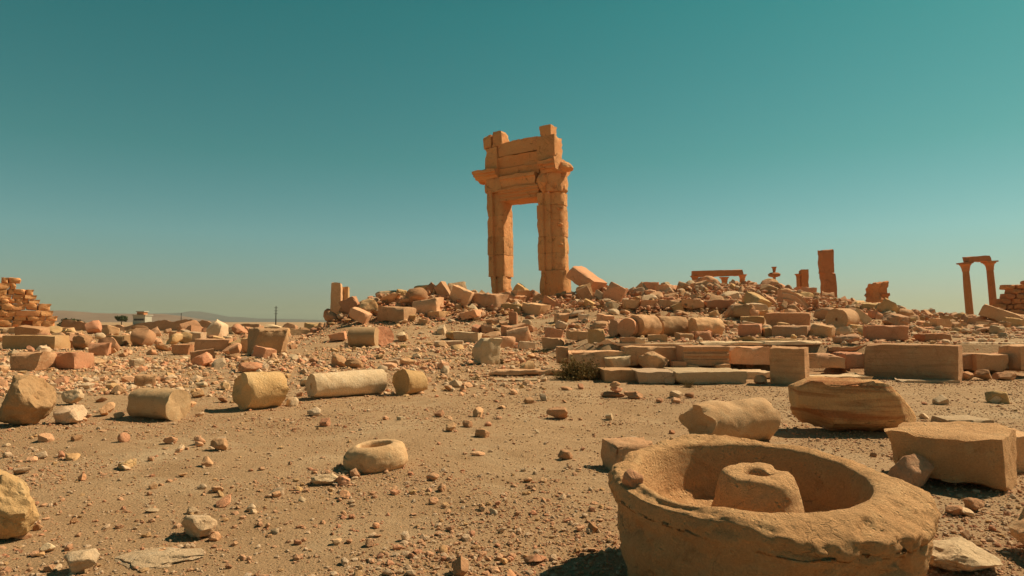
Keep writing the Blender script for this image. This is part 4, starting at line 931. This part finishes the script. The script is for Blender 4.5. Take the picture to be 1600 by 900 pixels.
# ================================================================== DRY BUSHES
def bush(label, px, py, w, h, seed, n=260, mat='leaf', name='dry_bush', group=None):
    q = hit(px, py); s = q.y/FPX; rx, rz = w*s/2, h*s; rng = np.random.default_rng(seed)
    t = empty(name, (q.x, q.y + rx*.5, q.z - .02), label, 'bush', group); V = []; F = []; LV = []; LF = []
    for i in range(n):
        a = rng.uniform(0, 2*math.pi); el_ = rng.uniform(.1, 1.45); Ln = rng.uniform(.55, 1.05); p = np.array((rng.normal()*rx*.25, rng.normal()*rx*.2, 0)); tw = rx*.012
        d = np.array((math.cos(a)*math.cos(el_)*rx, math.sin(a)*math.cos(el_)*rx*.7, math.sin(el_)*rz))*Ln; pts = [p]
        for k in range(4): pts.append(pts[-1] + d/4 + rng.normal(size=3)*rx*.05)
        for k in range(4):
            b = len(V); wd = tw*(1.25 - k*.25); side = np.cross(d, (0.3, .8, .5)); side /= np.linalg.norm(side); up = np.cross(side, d/np.linalg.norm(d))
            for c in (pts[k], pts[k+1]):
                for o_ in (side, -.5*side + .87*up, -.5*side - .87*up): V.append(c + o_*wd)
            F += [[b + j, b + (j+1) % 3, b + 3 + (j+1) % 3, b + 3 + j] for j in range(3)]
        for k in range(11):
            c = pts[1] + (pts[4] - pts[1])*rng.uniform(0, 1.1) + rng.normal(size=3)*rx*.06; u = rng.normal(size=3); u /= np.linalg.norm(u); v = rng.normal(size=3); v /= np.linalg.norm(v); l = rx*.055*rng.uniform(.6, 1.3); b = len(LV)
            LV += [c - u*l, c + v*l*.5, c + u*l, c - v*l*.5]; LF.append([b, b+1, b+2, b+3])
    link('twigs', mesh_from('twigs', V, F, 0), M['twig'], t); link('foliage', mesh_from('foliage', LV, LF, 0), M[mat], t)
    MARKS.append(('the dry bush', px, py - h/2)) if w > 60 else None
    return t
bush('broad dry brown bush at the left end of the low terrace step', 906, 594, 76, 30, 1, 420)
bush('small dry orange-brown tuft growing before the low step', 1077, 606, 22, 14, 2, 90)
bush('little dark green tuft at the foot of the pale pitted block', 784, 569, 14, 14, 3, 90, 'green')
bush('low green tuft behind the pale pitted block', 853, 552, 22, 8, 4, 70, 'green')
bush('small green tuft left of the low green one behind the pitted block', 832, 552, 12, 8, 5, 50, 'green')
bush('dry low tuft under the fourth long terrace block', 1156, 578, 26, 12, 6, 90)
bush('sparse olive tuft on the ground near the ring of the worn kerb', 742, 594, 24, 7, 7, 60)

# ================================================================== LOOSE STONES: shared shapes
rng = np.random.default_rng(2024)
LIB = {'chunky': [], 'flat': [], 'angular': [], 'blocky': []}
for k in range(10):
    LIB['chunky'].append(mesh_from('chunky_stone', *rock_geo((1, .85, .72), 900 + k, 3, 9, rough=.07)))
    LIB['flat'].append(mesh_from('flat_stone', *rock_geo((1, .8, .34), 930 + k, 3, 11, rough=.05)))
    LIB['angular'].append(mesh_from('angular_stone', *rock_geo((1, .75, .62), 960 + k, 3, 7, rough=.035, lump=.3)))
    LIB['blocky'].append(mesh_from('blocky_stone', *block_geo((1, .75, .55), 990 + k, cell=.13, chip=.22, rough=.04, skew=.08, cuts=2)))
for k in LIB:
    for me in LIB[k]: me.materials.append(M['tan'])
_low = {}
for k in LIB:
    for me in LIB[k]:
        v = np.zeros(len(me.vertices)*3, np.float32); me.vertices.foreach_get('co', v); _low[me.name] = v.reshape(-1, 3)
AUTO = []
def loose(name, x, y, size, tone, shape, cat, noun, zone, lift=0.0, tilt=18, bury=.14):
    me = LIB[shape][int(rng.integers(10))]; o = link(name, me, M[tone]); s = size*np.array((1, rng.uniform(.8, 1.15), rng.uniform(.8, 1.2)))
    e = Euler((R(rng.normal()*tilt), R(rng.normal()*tilt), rng.uniform(0, 6.28))); Z = (_low[me.name]*s) @ np.array(e.to_matrix()).T
    o.scale = s; o.rotation_euler = e; hh = Z[:, 2].max() - Z[:, 2].min()
    o.location = (x, y, H(x, y) - Z[:, 2].min() - hh*bury + lift)
    tag(o, None, cat, zone, 'thing'); AUTO.append((o, noun, tone, shape, size)); return o
BLOCKERS = [(1.7, 4.4, 1.1), (578, 741, 0), (3.9, 7.3, .8), (4.2, 11.2, 1.3), (-2.0, 4.2, .35)]
def blocked(x, y):
    p = pix((x, y, H(x, y)))
    if any(abs(p[0] - a) < w/2 + 6 and b - 3 < p[1] < b + .5*min(h, 40) + 8 for a, b, w, h in BOXES): return True
    return any(math.hypot(x - a, y - b) < r for a, b, r in BLOCKERS)
tones_near = ['tan', 'tan', 'tan', 'tan', 'pale', 'pale', 'pale', 'red', 'brown', 'ochre']
shapes_near = ['chunky', 'flat', 'flat', 'angular', 'angular', 'angular', 'blocky']
pick = lambda a: a[int(rng.integers(len(a)))]
n = 0
while n < 298:                                   # on the open ground, nearest ones
    y = 4.0*math.exp(rng.uniform(0, 1.95)); x = rng.uniform(-.80, .80)*y
    if blocked(x, y) or (x > 1.5 and y > 18.4): continue
    if rng.uniform() > .35 + .65*float(SS(np.array(float(fbm(np.array([x*.33, y*.33, 1.0]), 77, 3))*1.6 + .5))): continue
    px_ = min(9.5*math.exp(abs(rng.normal())*.55), 34); size = px_*y/FPX
    if x > 2 and y < 13 and rng.uniform() < .3: continue
    loose('loose_stone', x, y, size, pick(tones_near), pick(shapes_near), 'stone', 'stone', 'loose stones on the open ground'); n += 1
n = 0
while n < 210:                                   # the left field
    y = rng.uniform(24, 105); x = -rng.uniform(6, .80*y)
    if x > -9 - (y - 24)*.12 or (y > 40 and x > -14.5): continue
    size = y/FPX*min(9*math.exp(abs(rng.normal())*.65), 42)
    loose('field_block', x, y, min(size, 2.6), pick(['tan', 'tan', 'pale', 'red', 'red', 'ochre', 'brown']), pick(['chunky', 'blocky', 'blocky', 'angular', 'flat']), 'stone block', 'block', 'broken blocks strewn over the left field', tilt=14); n += 1
n = 0
while n < 290:                                   # the rubble heap itself
    x = rng.uniform(-14.5, 34); y = rng.uniform(43.5, 63)
    front = 47.0 + 1.2*math.sin(x*.7) - (2.5 if x > 8 else 0) + (0.8 if x < -9 else 0)
    if y < front or y > 57 + (6 if x > 9 else 0) + (3 if x < -2 else 0): continue
    if x < -11.5 and y > 53: continue
    size = math.exp(rng.normal()*.42)*(.86 if x < 8 else .78)
    if abs(x - .3) < 1.6 and y < 52: size *= .6
    loose('rubble_block', x, y, min(size, 1.9), pick(['tan', 'tan', 'tan', 'red', 'ochre', 'brown', 'pale']), pick(['blocky', 'blocky', 'angular', 'angular', 'flat']), 'stone block', 'block', 'tumbled blocks of the rubble mound', lift=rng.uniform(-.1, .22), tilt=30, bury=.2); n += 1
n = 0
while n < 298:                                   # terrace and slopes in front of the heap
    x = rng.uniform(-9, 30); y = rng.uniform(23.5, 46.5)
    if x < 2 + (y - 24)*.1:
        if y < 31 or rng.uniform() > .85: continue
    if y < 27 and rng.uniform() > .3: continue
    size = y/FPX*min(10*math.exp(abs(rng.normal())*.55), 34)
    loose('terrace_stone', x, y, size, pick(['tan', 'tan', 'tan', 'red', 'ochre', 'pale', 'pale']), pick(['blocky', 'blocky', 'flat', 'flat', 'angular']), 'stone', 'stone', 'broken stones on the terrace and slope', tilt=10); n += 1

# ------------------------------------------------------------------ gravel and small rubble: past counting
TEMPL = []
for k in range(40):
    r_ = np.random.default_rng(3000 + k); P, F = ico(1); P = P.copy(); pl = [(r_.normal(size=3), r_.uniform(.5, .85)) for _ in range(8)]
    P = clamp_planes(P*1.05, pl)*np.array((1, r_.uniform(.6, 1), r_.uniform(.35, .8))); TEMPL.append(P - P.mean(0)*np.array((1, 1, 1)))
TF = np.array(ico(1)[1]); P0_, F0_ = ico(0) if False else ico(1)
_bm = bmesh.new(); bmesh.ops.create_icosphere(_bm, subdivisions=1, radius=1); _bm.free()
ICO12 = np.array([v for v in ico(1)[0][:12]])
def cheap_templates(n):
    from itertools import combinations
    bm = bmesh.new(); bmesh.ops.create_icosphere(bm, subdivisions=0 if False else 1, radius=1); bm.free()
    t = (1 + 5**.5)/2; v = np.array([(-1, t, 0), (1, t, 0), (-1, -t, 0), (1, -t, 0), (0, -1, t), (0, 1, t), (0, -1, -t), (0, 1, -t), (t, 0, -1), (t, 0, 1), (-t, 0, -1), (-t, 0, 1)])/math.sqrt(1 + t*t)
    f = np.array([(0,11,5),(0,5,1),(0,1,7),(0,7,10),(0,10,11),(1,5,9),(5,11,4),(11,10,2),(10,7,6),(7,1,8),(3,9,4),(3,4,2),(3,2,6),(3,6,8),(3,8,9),(4,9,5),(2,4,11),(6,2,10),(8,6,7),(9,8,1)])
    out = []
    for k in range(n):
        r_ = np.random.default_rng(7000 + k); p = v*r_.uniform(.6, 1.15, (12, 1)); p = clamp_planes(p, [(r_.normal(size=3), r_.uniform(.45, .75)) for _ in range(4)])
        out.append(p*np.array((1, r_.uniform(.65, 1), r_.uniform(.4, .8))))
    return out, f
CH, CF = cheap_templates(48)
def strew(name, xy, size, mats, weights, seed, bury=.25, templ=CH, tf=CF, lift=None):
    r_ = np.random.default_rng(seed); n = len(xy); z = hgt(xy[:, 0], xy[:, 1]) + (0 if lift is None else lift); T = np.stack(templ)[r_.integers(len(templ), size=n)]
    a = r_.uniform(0, 6.283, n); b = r_.normal(size=n)*.3; ca, sa, cb, sb = np.cos(a), np.sin(a), np.cos(b), np.sin(b)
    Rm = np.zeros((n, 3, 3)); Rm[:, 0, 0] = ca; Rm[:, 0, 1] = -sa*cb; Rm[:, 0, 2] = sa*sb; Rm[:, 1, 0] = sa; Rm[:, 1, 1] = ca*cb; Rm[:, 1, 2] = -ca*sb; Rm[:, 2, 1] = sb; Rm[:, 2, 2] = cb
    V = np.einsum('nij,nkj->nki', Rm, T)*size[:, None, None]*.5
    lo = V[:, :, 2].min(1); hi = V[:, :, 2].max(1); V[:, :, 2] += (z - lo - (hi - lo)*bury)[:, None]; V[:, :, 0] += xy[:, :1]; V[:, :, 1] += xy[:, 1:]
    k = T.shape[1]; F = (tf[None] + (np.arange(n)*k)[:, None, None]).reshape(-1, 3)
    mi = np.repeat(r_.choice(len(mats), size=n, p=weights), len(tf))
    me = mesh_np(name, V.reshape(-1, 3), F, False, mi)
    for m_ in mats: me.materials.append(M[m_])
    o = bpy.data.objects.new(name, me); COL.objects.link(o); o['kind'] = 'stuff'; return o
GM = ['tan', 'pale', 'red', 'brown', 'ochre']; GW = [.36, .36, .11, .05, .12]
def cluster(x, y, f, seed, lo=.25): return lo + (1 - lo)*SS(fbm(np.stack([x*f, y*f, x*0], 1), seed, 4)*1.5 + .45)
N_ = 108000; y = 3.2*np.exp(rng.uniform(0, 2.05, N_)**1.0); x = rng.uniform(-.86, .86, N_)*y + rng.normal(size=N_)*.3
keep = (rng.uniform(size=N_) < cluster(x, y, .55, 41)) & ~((x > 1.2) & (y > 19.5)); x, y = x[keep], y[keep]
sz = np.maximum(.0118*np.exp(np.abs(rng.normal(size=len(x)))*.72), .0021*y)*np.exp(rng.normal(size=len(x))*.2)
strew('gravel', np.stack([x, y], 1), np.minimum(sz, .09), GM, GW, 1)
N_ = 42000; y = rng.uniform(21, 62, N_); x = rng.uniform(-17, 34, N_)      # rubble chips over mound and slope
keep = (np.abs(x) < .82*y + 2) & (rng.uniform(size=N_) < cluster(x, y, .3, 43, .3)) & ~((x < -9) & (y < 40)); x, y = x[keep], y[keep]
sz = np.maximum(.10*np.exp(rng.normal(size=len(x))*.55), .0022*y); up = SS((y - 45)/4)*rng.uniform(0, .3, len(x))
strew('rubble', np.stack([x, y], 1), np.minimum(sz*(1 + .8*SS((y - 44)/4)), .6), GM, [.38, .2, .2, .08, .14], 2, lift=up*.5)
N_ = 38000; y = 15*np.exp(rng.uniform(0, 2.05, N_)); x = -rng.uniform(-.05, .86, N_)*y                                           # the left field and plain
keep = (rng.uniform(size=N_) < cluster(x, y, .18, 47, .25)) & ((x < -7) | (y < 40)) & (rng.uniform(size=N_) < SS((y - 12)/9) + .2); x, y = x[keep], y[keep]
sz = np.maximum(.08*np.exp(np.abs(rng.normal(size=len(x)))*.6), .0020*y)
strew('rubble', np.stack([x, y], 1), np.minimum(sz, .55), GM, [.36, .34, .14, .04, .12], 3)

px_, py_, sz_ = [], [], []
for bx, by, bw, bh in BOXES:                                                 # chips gathered round the feet of the stones
    if by < 545 or by > 905: continue
    q = hit(bx, min(by, 895)); rr_ = .5*bw*q.y/FPX
    for _ in range(int(14 + bw*.45)):
        a_ = rng.uniform(0, 6.283); f_ = 1 + abs(rng.normal())*.28; px_.append(q.x + math.cos(a_)*rr_*f_); py_.append(q.y + rr_*.35 + math.sin(a_)*rr_*.7*f_); sz_.append(max(.014*math.exp(abs(rng.normal())*.7), .0022*q.y))
strew('gravel', np.stack([px_, py_], 1), np.minimum(np.array(sz_), .10), GM, GW, 6)
N_ = 15000; y = rng.uniform(44.5, 64, N_); x = rng.uniform(-14.5, 34, N_)     # the dense bank of broken stone the big blocks lie in
front = 47.5 + 1.2*np.sin(x*.7) - 2.5*(x > 8); keep = (y > front) & (rng.uniform(size=N_) < cluster(x, y, .5, 53, .35)) & ((x > -12) | (y < 53)); x, y = x[keep], y[keep]
sz = np.clip(.30*np.exp(rng.normal(size=len(x))*.55), .1, 1.0)
strew('rubble', np.stack([x, y], 1), sz, GM, [.36, .17, .22, .09, .16], 5, lift=rng.uniform(-.05, .4, len(x)))
# ================================================================== LABELS for the many loose stones: look + the landmark they lie by
bpy.context.view_layer.update()
TW = {'tan': 'tan', 'pale': 'pale', 'red': 'reddish', 'brown': 'brown', 'ochre': 'golden'}
SW = {'chunky': 'rounded', 'flat': 'flat', 'angular': 'angular', 'blocky': 'squarish'}
ORD = ['', ', second nearest to it', ', third nearest to it', ', fourth nearest to it', ', fifth nearest to it', ', sixth nearest to it', ', seventh nearest to it', ', eighth nearest to it', ', ninth nearest to it', ', tenth nearest to it']
buck = {}
for o, noun, tone, shape, size in AUTO:
    px, py = pix(o.location); best = min(MARKS, key=lambda m: ((m[1] - px)**2 + (2.2*(m[2] - py))**2)); dx, dy = px - best[1], py - best[2]
    if abs(dx) > 1.3*abs(dy): rel = 'right of' if dx > 0 else 'left of'
    else: rel = 'below' if dy > 0 else 'above'
    pxs = size*FPX/o.location.y; sz = 'small ' if pxs < 13 else ('large ' if pxs > 24 else '')
    buck.setdefault((sz, TW[tone], SW[shape], noun, rel, best[0]), []).append(((dx*dx + dy*dy*4), o))
for (sz, tw, sw, noun, rel, m), lst in buck.items():
    lst.sort(key=lambda t: t[0])
    for i, (_, o) in enumerate(lst): o['label'] = f'{sz}{tw} {sw} {noun} {rel} {m}' + ORD[min(i, 9)]

# ================================================================== HAZE over the plain
def haze():
    V, F = boxes_geo([(-8500, -60, -4, 8500, 9000, 130)])
    m = bpy.data.materials.new('haze_air'); m.use_nodes = True; nt = m.node_tree; nt.nodes.remove(nt.nodes['Principled BSDF'])
    v = nt.nodes.new('ShaderNodeVolumePrincipled'); v.inputs['Color'].default_value = (.80, .86, .74, 1); v.inputs['Density'].default_value = .00006; v.inputs['Anisotropy'].default_value = .2
    nt.links.new(v.outputs[0], nt.nodes['Material Output'].inputs['Volume'])
    o = link('haze', mesh_from('haze', V, F, 0), m); tag(o, kind='stuff')
haze()
